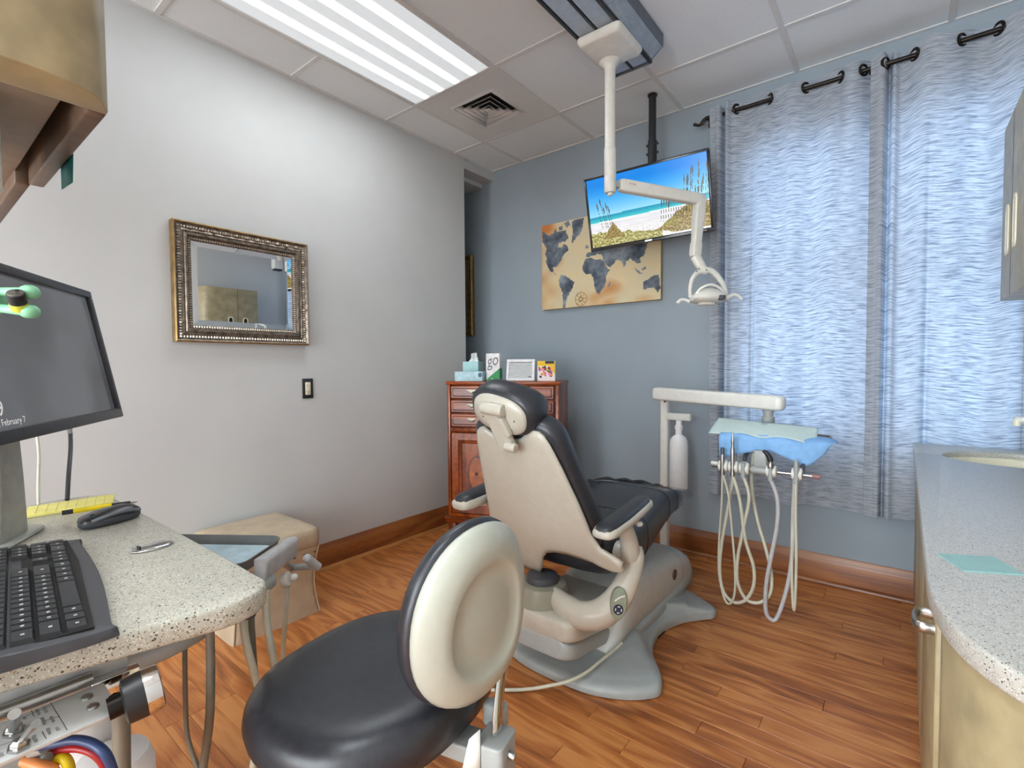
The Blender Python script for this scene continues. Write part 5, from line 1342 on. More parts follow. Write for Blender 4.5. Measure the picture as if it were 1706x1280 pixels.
for u, v_ in ((64, 1248), (70, 1268)): b.cyl(pD(u-12, v_+4, .603), pD(u+10, v_-3, .603), 0.0075, n=14)
b.build('tube_fitting', M_GREYP, dk)
bq = pD(128, 1285, 0.85)
MB().lathe([(0.055, 0), (0.062, 0.01), (0.062, 0.20), (0.050, 0.235), (0.034, 0.245), (0.034, 0.29), (0.020, 0.292)], (bq.x, bq.y, 0.42), n=28).build('white_canister', M_BTLW, dk, sharp=50)
bq2 = pD(190, 1330, 0.80)
MB().lathe([(0.050, 0), (0.056, 0.01), (0.056, 0.13), (0.048, 0.155), (0.020, 0.165)], (bq2.x, bq2.y, bq2.z-0.085), n=28).build('white_bottle', M_BTLW, dk, sharp=50)
MB().tube([pD(203, 1180, .70), pD(204, 1300, .70)], 0.010, n=10, smooth=False).tube([pD(195, 1180, .705), pD(195, 1300, .705)], 0.006, n=10, smooth=False).build('drain_pipe', M_HOSEG, dk)
MB().tube([pD(-10, 1190, .60), pD(5, 1202, .60), pD(16, 1212, .60)], 0.006, n=10).build('hose_stub', M_WHITE, dk)

# monitor
mrb, mrt = pD(199, 695, 1.30), pD(163, 502, 1.325)
mex = Vector((-0.857, 0.516, 0.0)).normalized(); mey = (mrt-mrb); mey = (mey-mex*mey.dot(mex)).normalized()
MWd, MHt = 0.565, (mrt-mrb).length+0.010
MM = frame(mrb-mex*MWd, mex, mey)     # local x runs to the far end, z towards the viewer
if (MM.to_3x3() @ Vector((0, 0, 1))).dot(CPOS-mrb) < 0:
    MM = frame(mrb, -mex, mey)
    MSX = -1
mo = thing('monitor', 'black desktop monitor with dim grey lock screen on the desk', 'monitor', (mrb.x-mex.x*MWd/2, mrb.y-mex.y*MWd/2, DZ))
def mbx(b, x0, x1, y0, y1, z0, z1): b.box(x0, x1, y0, y1, z0, z1, M=MM); return b
flip = (MM.to_3x3() @ Vector((1, 0, 0))).dot(mex) < 0
mbx(MB(), 0, MWd, 0, MHt, -0.022, -0.001).build('back_case', M_BLACKP, mo, bevel=0.004)
b = MB(); z_ = 0.018
for q in ((0, MWd, MHt-z_, MHt), (0, MWd, 0, z_+0.006), (0, z_, z_, MHt-z_), (MWd-z_, MWd, z_, MHt-z_)): mbx(b, q[0], q[1], q[2], q[3], -0.004, 0.010)
b.build('bezel', P('charcoal_bezel', (62, 64, 70), 0.38), mo, bevel=0.0025)
def scr(u, v_):
    c_ = lerp((70, 72, 74), (92, 94, 98), max(0, min(1, 0.5+0.4*nz(u*3, v_*2)+0.25*(v_-0.5))))
    return c_
def scm():
    t_ = NT('lock_screen'); f = t_.noise(t_.pos(), 5, 2)
    c_ = t_.ramp(f, [(0.35, (66, 68, 70)), (0.65, (88, 90, 94))])
    t_.l(c_, t_.b.inputs['Emission Color']); t_.set(**{'Emission Strength': 0.9, 'Base Color': (0.004, 0.004, 0.004, 1), 'Roughness': 0.16}); return t_.m
so_ = mbx(MB(), z_, MWd-z_, z_+0.006, MHt-z_, -0.003, 0.001).build('screen', scm(), mo)
ltxt = emit('screen_text', (205, 205, 205), 0.45)
def mtext(s_, size, u, v_, align='RIGHT'):
    d_ = ray(u, v_); nn = MM.to_3x3() @ Vector((0, 0, 1)); q = CPOS+d_*(((MM @ Vector((0, 0, 0.0012)))-CPOS).dot(nn)/d_.dot(nn))
    text(s_, size, ltxt, mo, frame(q, MM.to_3x3() @ Vector((1, 0, 0)), mey), align=align, extrude=0.0001)
mtext('11:09', 0.040, 9.5, 692); mtext('Friday, February 7', 0.0165, 44, 703)
dq = MM.inverted() @ (CPOS+ray(117, 719)*((MM @ Vector((0, 0, 0.0105))-CPOS).dot(MM.to_3x3() @ Vector((0, 0, 1)))/ray(117, 719).dot(MM.to_3x3() @ Vector((0, 0, 1)))))
text('DELL', 0.0125, P('silver_print', (205, 207, 210), 0.4), mo, MM @ T(dq.x, dq.y-0.004, 0.0102), align='CENTER')
stx = MWd*0.27 if flip is False else MWd*0.73
sc_ = MM @ Vector((stx, 0.06, -0.03)); sb = Vector((sc_.x-0.05, sc_.y-0.025, DZ))
skd = (MM.to_3x3() @ Vector((0, 0, 1))); skd.z = 0; skd.normalize(); skx = MM.to_3x3() @ Vector((1, 0, 0))
SB = frame(sb, skx, Vector((0, 0, 1)).cross(skx))
MB().loft([[(x, y, z) for x, y in rrect(-0.09, 0.09, -0.06, 0.07, 0.03)] for z in (0.0005, 0.008)], M=SB).build('stand_base', P('stand_silver', (176, 178, 170), 0.35, metal=0.2), mo, bevel=0.004)
b = MB().loft([[(x, y, z) for x, y in rrect(-w_, w_, yc-0.014, yc+0.014, 0.010)] for z, w_, yc in ((0.008, 0.050, -0.03), (0.12, 0.042, -0.03), (0.26, 0.038, -0.025))], M=SB)
b.build('stand_neck', P('stand_silver', (176, 178, 170), 0.35), mo, sharp=50)
mbx(MB(), stx-0.05, stx+0.05, 0.05, 0.15, -0.060, -0.021).build('tilt_head', M_BLACKP, mo, bevel=0.01)
for (u, v0, u2, v2, t_, r, m_, lb_) in ((117, 715, 112, 833, 1.34, 0.0048, M_BLACKP, 'black monitor cable'), (62, 728, 64, 842, 1.30, 0.0032, M_HOSE, 'thin beige monitor cable')):
    top = pD(u, v0, t_); bot = pZ(u2, v2, DZ+0.003)
    MB().tube([top, top*0.7+bot*0.3+Vector((-0.004, 0.003, 0)), top*0.3+bot*0.7+Vector((0.002, 0, 0)), bot], r, n=8).build('cable', m_, mo, label=lb_)
wp = [pZ(-30, 848, DZ+.004), pZ(10, 842, DZ+.004), pZ(40, 838, DZ+.004)]
MB().tube(wp, 0.0035, n=8).build('cable', M_WHITE, mo, label='white cable on the desk')

# keyboard: its long axis runs away from the camera, front edge to the right
kz = DZ
kA, kB_ = pZ(133, 893, kz+0.018), pZ(192, 1048, kz+0.012)     # far and near ends of the front edge
kax = (kA-kB_); kax.z = 0; KL = 0.45; kax.normalize()
kay = Vector((kax.y, -kax.x, 0))
if kay.y > 0: kay = -kay                                # keyboard depth runs to the back of the desk (-y)
kor = Vector((kB_.x, kB_.y, kz)) - kax*0.0
KM = Matrix((kax, kay, Vector((0, 0, 1)))).transposed().to_4x4(); KM.translation = kor
KLn = (Vector((kA.x, kA.y, 0))-Vector((kB_.x, kB_.y, 0))).length
kbt = thing('keyboard', 'black wired keyboard lying on the speckled desk', 'keyboard', (kor.x, kor.y, kz))
KDp = 0.185
def kout(i_=0.0):
    return [(i_, 0.004+i_), (0.03, 0.0-0.0+i_), (KLn*0.5, -0.008+i_), (KLn-0.03, 0.0+i_), (KLn-i_, 0.006+i_), (KLn+0.002-i_, KDp*0.6), (KLn-0.006-i_, KDp-i_), (0.006+i_, KDp-i_), (-0.002+i_, KDp*0.6)]
def ktop(y): return 0.012+0.012*min(1, max(0, y)/KDp)
ko = [(p.x, p.y) for p in catmull([(x, y, 0) for x, y in kout()], 4, closed=True)]
kc_ = (KLn/2, KDp/2)
rings = []
for dz, k in ((-1, 1.0), (-0.55, 1.0), (0.0, 0.985), (0.12, 0.965), (0.12, 0.5)):
    rings.append([(kc_[0]+(x-kc_[0])*(1-(1-k)*0.45), kc_[1]+(y-kc_[1])*k, max(0.0015, ktop(y)*(1+dz) if dz < 0 else ktop(y)+0.012*dz)) for x, y in ko])
MB().loft(rings, M=KM).build('keyboard_case', P('charcoal_case', (66, 67, 72), 0.4), kbt, sharp=45)
MB().loft([[(x, y, z) for x, y in ((0.012, 0.018), (0.30*KLn/0.45, 0.012), (KLn-0.012, 0.018), (KLn-0.012, KDp-0.020), (0.012, KDp-0.020))] for z in (0.0145, 0.0175)], M=KM @ Matrix.Rotation(0.0, 4, 'X')).build('key_well', M_DARKS, kbt)
def key(x0, x1, y0, y1, b):
    h0 = ktop(y0)+0.001; h = 0.0075; i_ = 0.0022
    z0, z1 = ktop((y0+y1)/2)-0.002, ktop((y0+y1)/2)+h
    b.loft([[(x0, y0, z0), (x1, y0, z0), (x1, y1, z0), (x0, y1, z0)], [(x0+i_, y0+i_*1.6, z1-0.001), (x1-i_, y0+i_*1.6, z1-0.001), (x1-i_, y1-i_*0.6, z1+0.0006), (x0+i_, y1-i_*0.6, z1+0.0006)]], M=KM)
    return z1
sc_k = KLn/0.45
U_ = 0.0190*sc_k; VD = 0.0232; g_ = 0.0012
mark = MB(); M_KEY = P('black_keycap', (40, 41, 44), 0.42, var=0.03)
def place(x0, x1, row, rows=1):
    y0 = 0.020+row*VD; y1 = y0+VD*rows
    b = MB(); z1 = key(x0+g_/2, x1-g_/2, y0+g_/2, y1-g_/2, b); b.build('key', M_KEY, kbt, recalc=True)
    xc, yc = (x0+x1)/2, (y0+y1)/2
    if x1-x0 < U_*4: mark.box(xc-0.0018, xc+0.0016, yc-0.0012, yc+0.0022, z1-0.0004, z1+0.0003, M=KM)
Xl = 0.014
# row 0 (front): Ctrl Win Alt | space | Alt Win Menu Ctrl
xk = Xl
for wk in (1.5, 1.25, 1.25, 5.6, 1.25, 1.25, 1.4, 1.5):
    place(xk, xk+wk*U_, 0); xk += wk*U_
for r_, ws in ((1, [2.25]+[1]*10+[2.75]), (2, [1.75]+[1]*11+[2.25]), (3, [1.5]+[1]*12+[1.5]), (4, [1]*13+[2])):
    xk = Xl
    for wk in ws: place(xk, xk+wk*U_, r_); xk += wk*U_
xk = Xl
for q in range(13):
    place(xk, xk+U_*0.98, 5); xk += U_*(1.2 if q in (0, 4, 8) else 1.0)
xn = Xl+15.25*U_
place(xn+U_, xn+2*U_, 1); [place(xn+q*U_, xn+(q+1)*U_, 0) for q in range(3)]
for r_ in (3, 4): [place(xn+q*U_, xn+(q+1)*U_, r_) for q in range(3)]
xp = xn+3.2*U_
place(xp, xp+2*U_, 0); place(xp+2*U_, xp+3*U_, 0); place(xp+3*U_, xp+4*U_, 0, 2)
for r_ in (1, 2, 3, 4): [place(xp+q*U_, xp+(q+1)*U_, r_) for q in range(3)]
place(xp+3*U_, xp+4*U_, 2, 2); place(xp+3*U_, xp+4*U_, 4)
[place(xp+q*U_, xp+(q+1)*U_, 5) for q in range(4)]
stuff(mark.build('key_legends', P('white_legend', (176, 176, 180), 0.5), kbt))

# mouse
m0, m1 = pZ(132, 884, DZ), pZ(231, 858, DZ)
mxd = (m1-m0); mxd.z = 0; ML = mxd.length; mxd.normalize()
MMx = frame((m0+m1)/2+Vector((0, 0, 0.0)), mxd, Vector((0, 0, 1)).cross(mxd)); MMx.translation.z = DZ
ms = thing('computer_mouse', 'black wireless mouse on the desk beside the keyboard', 'mouse', tuple(MMx.translation))
def mring(z, k, kw): return [(x*k, y*kw, z) for x, y in sup(ML/2, 0.029, 32, 2.5)]
MB().loft([mring(0.001, 0.94, 0.86), mring(0.006, 1.0, 0.98), mring(0.013, 1.0, 1.0), mring(0.016, 0.985, 0.97)], M=MMx).build('mouse_base', P('mouse_grey', (70, 73, 79), 0.4), ms, sharp=80)
rings = []
for q, w_, h_ in ((-0.495, 0.010, 0.018), (-0.44, 0.020, 0.021), (-0.30, 0.0255, 0.0250), (-0.10, 0.0275, 0.0295), (0.10, 0.028, 0.0325), (0.25, 0.0275, 0.0325), (0.38, 0.024, 0.0285), (0.46, 0.017, 0.0225), (0.492, 0.008, 0.018)):
    rings.append([(q*ML, w_*math.cos(pi*k/12), 0.0145+(h_-0.0145)*math.sin(pi*k/12)**0.8) for k in range(13)])
MB().loft(rings, M=MMx).build('mouse_top', P('mouse_black', (34, 35, 38), 0.3), ms, sharp=80)
for s_ in (1, -1):
    MB().tube([(-ML*0.40, s_*0.0215, 0.0165), (-ML*0.15, s_*0.0262, 0.022), (ML*0.12, s_*0.0272, 0.024), (ML*0.40, s_*0.0215, 0.0175)], 0.0036, n=8, M=MMx).build('side_stripe', P('mouse_silver', (118, 122, 130), 0.35), ms)
MB().cyl((-ML*0.30, -0.003, 0.021), (-ML*0.30, 0.003, 0.021), 0.0062, n=14, M=MMx).build('scroll_wheel', M_DARKG, ms)

# notepad, pen, badge
n0, n1, n2, n3 = pZ(40, 862, DZ+.004), pZ(188, 838, DZ+.004), pZ(191, 824, DZ+.004), pZ(47, 846, DZ+.004)
t = thing('notepad', 'yellow sticky notepad strip lying on the desk under the monitor', 'notepad', tuple(((n0+n2)/2).xy)+(DZ,))
b = MB().loft([[(p.x, p.y, DZ+0.0002) for p in (n0, n1, n2, n3)], [(p.x, p.y, DZ+0.006) for p in (n0, n1, n2, n3)]]); b.build('pad', M_YEL, t, bevel=0.0005)
b = MB()
for k in range(1, 9):
    a_, c_ = n0+(n1-n0)*k/9, n3+(n2-n3)*k/9; s_ = (n1-n0).normalized()*0.0006
    b.add([(p.x, p.y, DZ+0.0063) for p in (a_-s_, a_+s_, c_+s_, c_-s_)], [(0, 1, 2, 3)])
b.build('ruled_line', P('pale_rule', (206, 190, 110), 0.7), t, recalc=False)
q0, q1 = pZ(103, 855, DZ+.0115), pZ(229, 836, DZ+.0115)
t = thing('ballpoint_pen', 'yellow and black ballpoint pen with white tip across the notepad', 'pen', tuple((q0+q1)/2))
def seg(a_, c_, r0, r1=None): return q0+(q1-q0)*a_, q0+(q1-q0)*c_, r0, r1
MB().cyl(*seg(0.0, 0.15, 0.0050, 0.0052), n=14).build('clip_end', M_BLACKP, t)
MB().cyl(*seg(0.14, 0.64, 0.0053, 0.0053), n=14).build('barrel', P('yellow_barrel', (236, 206, 20), 0.35), t)
MB().cyl(*seg(0.63, 0.90, 0.0050, 0.0042), n=14).build('grip', M_BLACKP, t)
MB().cyl(*seg(0.90, 1.0, 0.0034, 0.0012), n=12).build('pen_tip', M_STEEL, t)
g0, g1 = pZ(217, 921, DZ+.002), pZ(289, 902, DZ+.002)
gx = (g1-g0).normalized(); GM = frame((g0+g1)/2, gx, Vector((0, 0, 1)).cross(gx)); GM.translation.z = DZ
gl_ = (g1-g0).length
t = thing('badge_clip', 'oval chrome badge clip lying on the desk near the mouse', 'clip', tuple(GM.translation))
MB().loft([[(x*k, y*k, z) for x, y in sup(gl_/2, 0.0205, 32, 1.9)] for z, k in ((0.0005, 0.96), (0.002, 1.0), (0.004, 0.95), (0.0048, 0.7))], M=GM).build('plate', M_CHROME, t, sharp=60)
b = MB()
for y in (-0.003, 0.0035): b.cyl((-gl_*0.30, y, 0.0065), (gl_*0.30, y, 0.0065), 0.0022, n=10, M=GM)
b.build('clip_bar', M_STEEL, t)
MB().box(-gl_*0.33, -gl_*0.29, -0.006, 0.006, 0.004, 0.009, M=GM).build('clip_hinge', M_BLACKP, t)

# ------------------------------------------------------------------ wall cabinet above the desk
UY, UX, UZ = -2.82, 1.577, 1.590
uc = thing('wall_cabinet', 'champagne wall cabinet with bowed end panel above the desk at left', 'cabinet', (1.0, -3.1, UZ))
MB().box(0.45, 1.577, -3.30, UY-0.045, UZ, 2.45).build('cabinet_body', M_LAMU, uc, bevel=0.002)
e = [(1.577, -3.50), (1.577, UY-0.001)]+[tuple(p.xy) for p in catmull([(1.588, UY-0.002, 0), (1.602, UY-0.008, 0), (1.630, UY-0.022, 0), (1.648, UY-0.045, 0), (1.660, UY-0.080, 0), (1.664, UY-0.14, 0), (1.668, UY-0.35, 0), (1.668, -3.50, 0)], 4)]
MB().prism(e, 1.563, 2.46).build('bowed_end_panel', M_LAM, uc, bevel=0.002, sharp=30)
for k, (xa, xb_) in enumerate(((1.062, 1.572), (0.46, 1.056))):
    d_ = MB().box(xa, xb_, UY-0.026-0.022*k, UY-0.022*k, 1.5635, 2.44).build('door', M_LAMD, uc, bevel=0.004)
t = thing('tape_tab', 'teal strip of tape hanging from the wall cabinet door', 'tape', tuple(pY(111, 290, UY+0.002)))
b = MB(); c4_ = [pY(u, v_, UY+0.0025) for u, v_ in ((101, 268), (103, 316), (121, 304), (122, 256))]
b.add(c4_, [(0, 1, 2, 3)]); b.build('strip', M_TAPE, t, solid=0.001)
# dispenser fixed under the cabinet
t = thing('towel_dispenser', 'white rounded dispenser box fixed under the left wall cabinet', 'dispenser', (1.36, -3.03, 1.44))
r_ = [(1.20, -3.16)]+[(1.20, -2.935)]+[(1.455+0.04*math.cos(a), -2.965+0.035*math.sin(a)) for a in (pi/2, 1.1, 0.6, 0.1)]+[(1.50, -3.16)]
MB().prism(r_, 1.436, UZ-0.0005).build('housing', P('satin_white', (214, 218, 208), 0.3), t, bevel=0.004, sharp=50)
MB().prism([(1.34+(x-1.34)*0.96, -3.05+(y+3.05)*0.96) for x, y in r_], 1.430, 1.437).build('bottom_lid', P('dispenser_lid', (176, 178, 150), 0.4), t)
# mint holder
hx0 = pD(-30, 500, 0.72)
t = thing('hose_holder', 'mint green holder with two round pegs and a black nozzle at left edge', 'holder', tuple(hx0))
g1_, g2_ = pD(0, 484, 0.72), pD(0, 514, 0.72)
MB().tube([pD(-46, 498, .74), pD(-44, 300, .76), Vector((1.565, -2.98, 1.5625))], 0.007, n=10).build('hanger_rod', M_GREYP, t)
MB().lathe([(0.006, -0.014), (0.016, -0.013), (0.021, -0.006), (0.021, 0.001), (0.014, 0.006)], pD(-8, 500, .72), axis=(CAMR*0.98+CAMF*0.2), n=24).build('disc', M_MINT, t)
MB().cyl(pD(-46, 500, .74), pD(-12, 500, .722), 0.009, n=14).build('disc_hub', M_MINT, t)
for (ua, va), (ub, vb) in (((-6, 486), (44, 487)), ((-6, 513), (44, 519))):
    MB().cyl(pD(ua, va, .72), pD(ub, vb, .715), 0.0062, 0.0070, n=14).ell(pD(ub+5, vb, .714), (0.0125, 0.0125, 0.0105), 16).build('peg', M_MINT, t, sharp=80)
nc = pD(29, 499, .70); na = (CAMU*0.75-CAMF*0.55+CAMR*0.25).normalized()
MB().lathe([(0.0105, -0.012), (0.0105, -0.002), (0.0085, 0.0)], nc-na*0.004, axis=na, n=20).build('collar', P('yellow_ring', (206, 210, 70), 0.4), t)
MB().lathe([(0.0088, -0.008), (0.0102, -0.006), (0.0102, 0.009), (0.0090, 0.010)], nc, axis=na, n=20).build('nozzle_sleeve', M_BLACKP, t)
MB().lathe([(0.0090, 0.008), (0.0092, 0.0115), (0.0, 0.0118)], nc, axis=na, n=20).build('nozzle_face', M_STEEL, t)
b = MB()
pq = na.orthogonal().normalized(); pr2 = na.cross(pq)
b.cyl(nc+na*0.0116+CAMR*0.003+CAMU*0.002, nc+na*0.0122+CAMR*0.003+CAMU*0.002, 0.0026, n=12).cyl(nc+na*0.0116-CAMR*0.004-CAMU*0.002, nc+na*0.0122-CAMR*0.004-CAMU*0.002, 0.0020, n=12)
b.build('nozzle_port', M_DARKS, t)

# ------------------------------------------------------------------ assistant's arm with tray, and its hoses
ta1, ta2 = Vector((0.82, 0.572, 0)), Vector((0.66, -0.75, 0)).normalized()
TR = frame((1.300, -2.405, 0.675), ta1, ta1.cross(Vector((0, 0, -1))))
# local x towards the right end, local y away from the far edge (towards the desk) is negative z x
TR = Matrix((ta1, Vector((0.572, -0.82, 0)), Vector((0, 0, -1)))).transposed().to_4x4(); TR.translation = (1.300, -2.405, 0)
tr = thing('instrument_tray', 'grey instrument tray with pale blue liner, half hidden by desk top', 'tray', (1.2, -2.5, 0.675))
o = rrect(-0.33, 0.0, 0.0, 0.20, 0.035)
def tring(k, z): return [TR @ Vector((-0.165+(x+0.165)*k, 0.10+(y-0.10)*(1-(1-k)*1.6), 0)) + Vector((0, 0, z)) for x, y in o]
MB().loft([tring(0.93, 0.676), tring(0.94, 0.674), tring(0.985, 0.700), tring(1.0, 0.702), tring(0.995, 0.704), tring(0.975, 0.701), tring(0.93, 0.681)]).build('tray_pan', P('tray_grey', (112, 116, 118), 0.4), tr, sharp=50)
MB().loft([tring(0.90, 0.6815), tring(0.90, 0.6825)]).build('tray_liner', P('pale_blue_liner', (186, 210, 220), 0.8), tr)
aa = thing('assistant_arm', 'grey assistant arm with hose holders reaching from under the desk', 'dental unit', (1.42, -2.7, 0.6))
b = MB()
pr3 = [(0.004, 0.652), (0.034, 0.650), (0.038, 0.694), (0.030, 0.704), (0.004, 0.700)]
b.loft([[TR @ Vector((x, y, 0))+Vector((0, 0, z)) for x, z in pr3] for y in (0.0, 0.006, 0.15, 0.156)])
b.build('tray_bracket', P('arm_pale_grey', (186, 188, 190), 0.4), aa, bevel=0.004)
hb0, hb1 = pD(484, 946, 1.40), pD(521, 943, 1.36)
MB().tube([TR @ Vector((0.02, 0.06, 0))+Vector((0, 0, 0.66)), hb0, hb1], 0.010, n=12, smooth=False).build('holder_bar', M_GREYP, aa)
MB().tube([pD(513, 932, 1.345), pD(530, 945, 1.375)], 0.0115, n=14, smooth=False).ell(pD(512, 931, 1.343), (0.0125, 0.0125, 0.0125), 12).build('holder_knob', P('arm_pale_grey', (186, 188, 190), 0.4), aa)
MB().cyl(pD(470, 968, 1.28), pD(482, 964, 1.28), 0.019, n=16).ell(pD(490, 962, 1.28), (0.010, 0.010, 0.010), 12).build('holder_clamp', M_WHITE, aa, bevel=0.003)
MB().tube([TR @ Vector((0.02, 0.12, 0))+Vector((0, 0, 0.635)), Vector((1.50, -2.70, 0.63)), Vector((1.50, -2.838, 0.62))], 0.022, n=12).build('swing_arm', M_GREYP, aa)
def vhose(pts, r, m_, yo=0.0):
    MB().tube([pD(u, v_, t_) for u, v_, t_ in pts], r, n=10).build('suction_hose', m_, aa)
MB().cyl(pD(411, 1010, 1.12), pD(410, 1027, 1.12), 0.020, n=16).build('valve_cap', M_DARKG, aa)
vhose([(404, 1020, 1.12), (410, 1070, 1.12), (424, 1125, 1.12), (440, 1190, 1.12), (425, 1260, 1.14), (412, 1330, 1.16)], 0.0085, M_HOSE)
vhose([(418, 1018, 1.14), (421, 1070, 1.15), (428, 1150, 1.16), (450, 1250, 1.18), (470, 1330, 1.2)], 0.0070, M_HOSEG)
vhose([(443, 985, 1.17), (445, 1040, 1.17), (456, 1100, 1.17), (470, 1180, 1.17), (462, 1260, 1.18), (458, 1330, 1.18)], 0.0085, M_HOSE)
vhose([(478, 970, 1.28), (477, 1010, 1.28), (472, 1080, 1.28), (474, 1180, 1.28), (500, 1270, 1.28), (510, 1330, 1.28)], 0.0062, M_HOSE)
vhose([(348, 1000, 0.98), (350, 1060, 0.98), (351, 1130, 0.98), (349, 1200, 0.98), (340, 1270, 0.99), (330, 1340, 1.0)], 0.0082, M_HOSEG)
vhose([(306, 1000, 1.05), (308, 1090, 1.05), (309, 1170, 1.05), (313, 1230, 1.05), (330, 1285, 1.05), (336, 1340, 1.05)], 0.0048, M_HOSEG)

# ------------------------------------------------------------------ counter, sink and cabinets on the right wall
CZ = 0.79; CT = 0.036
bc = thing('counter_cabinet', 'champagne base cabinet with speckled counter and oval sink, right side', 'cabinet', (2.93, -1.15, 0))
fr = [(2.632, -0.125), (2.631, -1.6), (2.631, -1.98)]
cur = [tuple(p.xy) for p in catmull([(2.631, -1.98, 0), (2.636, -2.06, 0), (2.658, -2.165, 0), (2.705, -2.245, 0), (2.79, -2.310, 0), (2.92, -2.355, 0), (3.06, -2.370, 0), (3.195, -2.372, 0)], 4)]
SCx, SCy, SA, SBb = 2.945, -0.45, 0.225, 0.180
el = [(SCx+SA*math.cos(2*pi*k/48), SCy+SBb*math.sin(2*pi*k/48)) for k in range(48)]
up_half = [el[k % 48] for k in range(0, 25)]             # right to left over the far side
lo_half = [el[k % 48] for k in range(24, 49)]
polyA = [(3.195, SCy), (3.195, -0.125), (2.632, -0.125), (2.632, SCy)]+up_half[::-1]
polyB = [(2.632, SCy), (2.631, -1.6)]+cur+[(3.195, SCy)]+lo_half[::-1]
b = MB()
b.prism(polyA, CZ-CT, CZ); b.prism(polyB, CZ-CT, CZ)
ct = b.build('counter_top', M_STONE2, bc, bevel=0.006, seg=3, sharp=50)
b = MB(); rings = []
for k, z in ((1.0, CZ-0.022), (0.985, CZ-0.03), (0.95, CZ-0.08), (0.85, CZ-0.115), (0.6, CZ-0.130), (0.15, CZ-0.135)):
    rings.append([(SCx+(x-SCx)*k, SCy+(y-SCy)*k, z) for x, y in el])
b.loft(rings, c0=False); b.build('sink_basin', M_CREAM, bc, solid=0.004, sharp=80)
MB().lathe([(0.022, 0), (0.022, 0.003), (0.012, 0.004)], (SCx, SCy, CZ-0.134), n=20).build('drain', M_STEEL, bc)
b = MB()
b.box(2.668, 3.195, -1.949, -0.125, 0.10, CZ-CT-0.14); b.box(2.668, 2.69, -1.949, -0.125, CZ-CT-0.14, CZ-CT); b.box(3.175, 3.195, -1.949, -0.125, CZ-CT-0.14, CZ-CT); b.box(2.74, 3.195, -1.949, -0.125, 0.0, 0.10)
b.build('cabinet_body', M_LAM, bc)
ds = [(-0.130, -0.735), (-0.742, -1.345), (-1.352, -1.93)]
for a_, c_ in ds:
    xs0 = 2.645
    d_ = MB().loft([[(xs0-0.010*math.sin(pi*min(1, max(0, (-y-0.13)/1.8)))*0, y, z) for y, z in ((a_, 0.105), (c_, 0.105), (c_, CZ-CT-0.012), (a_, CZ-CT-0.012))] for xs0 in (2.645, 2.667)]).build('door', M_LAM, bc, bevel=0.003)
    hy = c_+0.06; hz = 0.675
    if a_ > -1.3: continue
    MB().tube([(2.645, hy+0.035, hz), (2.622, hy+0.033, hz), (2.616, hy, hz-0.002), (2.622, hy-0.033, hz), (2.645, hy-0.035, hz)], 0.010, n=10, flat=(1.0, 0.45), up=(0, 0, 1)).build('handle', M_STEEL, d_)
pc = [(2.668, -1.95)]+[(x+0.014, y+0.014) for x, y in cur[3:]]+[(3.195, -2.0)]
pc = [p for p in pc if p[0] < 3.19]+[(3.195, -2.352), (3.195, -1.95)]
MB().prism(pc, 0.0, CZ-CT-0.006).build('bowed_end_panel', M_LAM, bc, bevel=0.002, sharp=30)
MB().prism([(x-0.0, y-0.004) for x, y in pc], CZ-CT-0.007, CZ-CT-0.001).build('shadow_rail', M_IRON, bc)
sn_ = [pZ(u, v_, CZ+.001) for u, v_ in ((1562, 924), (1605, 952), (1706, 959), (1655, 929))]
t = thing('sticky_note', 'small teal sticky note pad on the speckled counter', 'note', tuple(((sn_[0]+sn_[2])/2).xy)+(CZ,))
MB().loft([[(p.x, p.y, CZ+z) for p in sn_] for z in (0.0002, 0.003)]).build('pad', M_TEAL, t)
t = thing('faucet', 'white low-arc faucet spout over the oval sink', 'faucet', (3.13, -0.45, CZ))
sp = pY(1690, 702, -0.45)
MB().lathe([(0.028, 0), (0.028, 0.008), (0.018, 0.02), (0.016, 0.10)], (3.14, -0.45, CZ), n=20).build('base', M_WHITE, t)
MB().tube([(3.14, -0.45, CZ+0.09), (3.12, -0.45, sp.z+0.004), (3.06, -0.45, sp.z+0.008), (sp.x, sp.y, sp.z+0.006)], [0.014, 0.014, 0.013, 0.012], n=12).build('spout', M_WHITE, t)
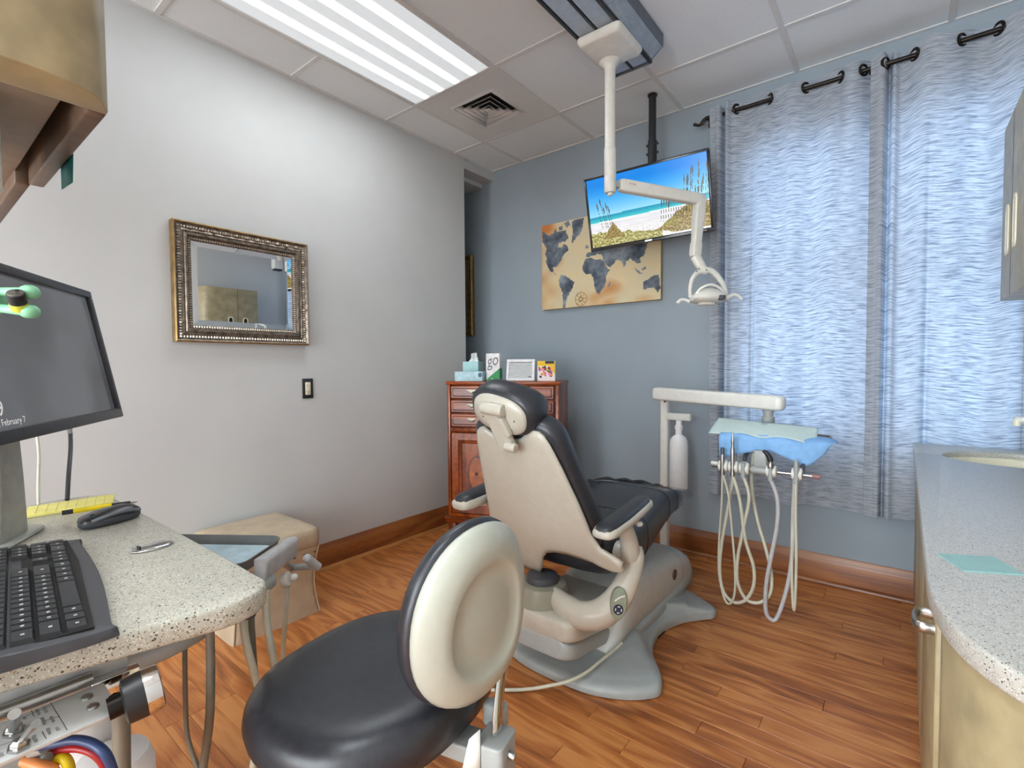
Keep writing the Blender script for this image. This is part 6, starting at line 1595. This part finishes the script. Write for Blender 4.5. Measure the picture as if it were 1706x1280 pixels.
MB().cyl((sp.x+0.008, sp.y, sp.z+0.006), (sp.x+0.006, sp.y, sp.z-0.016), 0.0125, n=16).build('aerator', M_CREAM, t)
MB().tube([(3.14, -0.45, CZ+0.10), (3.14, -0.47, CZ+0.16), (3.15, -0.50, CZ+0.19)], 0.008, n=8).build('lever', M_WHITE, t)

w2 = thing('wall_cabinet', 'champagne wall cabinet with two oval recessed pulls near right curtain', 'cabinet', (3.03, -0.8, 1.39))
zb2 = pX(1665, 503, 2.86).z; zt2 = 1.975
cyy = [(3.195, -0.57), (2.860, -0.57), (2.860, -1.02)]+[tuple(p.xy) for p in catmull([(2.860, -1.02, 0), (2.872, -1.065, 0), (2.91, -1.10, 0), (2.98, -1.125, 0), (3.195, -1.13, 0)], 4)][1:]
MB().prism(cyy, zb2, zt2).build('cabinet_body', M_LAM, w2, bevel=0.004, sharp=40)
MB().box(2.8595, 2.863, -0.7745, -0.7720, zb2+0.002, zt2-0.002).build('door_gap', M_DARKS, w2)
for hy in (-0.700, -0.845):
    cz_ = 1.60; HMx = frame((2.860, hy, cz_), (0, -1, 0), (0, 0, 1))
    o1 = [(x, y) for x, y in rrect(-0.026, 0.026, -0.085, 0.085, 0.0255, 6)]; o2 = [(x*0.62, y*0.88) for x, y in o1]
    h_ = MB().loft([[(x, y, z) for x, y in o1] for z in (0.0, 0.004)]+[[(x, y, 0.0045) for x, y in o2], [(x, y, 0.001) for x, y in o2]], c0=False, c1=False, M=HMx).build('pull_rim', M_CREAM, w2, recalc=False, sharp=50)
    MB().add([HMx @ Vector((x, y, 0.0012)) for x, y in o2], [tuple(range(len(o2)))]).build('pull_recess', M_DARKS, h_)
t = thing('wall_speaker', 'small white box on a bracket high by the curtain, seen in mirror', 'speaker', (3.19, -0.24, 2.36))
MB().box(3.02, 3.10, -0.30, -0.20, 2.28, 2.42).build('housing', M_WHITE, t, bevel=0.006)
MB().tube([(3.199, -0.25, 2.34), (3.10, -0.25, 2.34)], 0.014, n=10, smooth=False).build('bracket', M_GREYP, t)
MB().box(3.03, 3.09, -0.29, -0.21, 2.262, 2.281).build('lens', M_BLACKP, t)
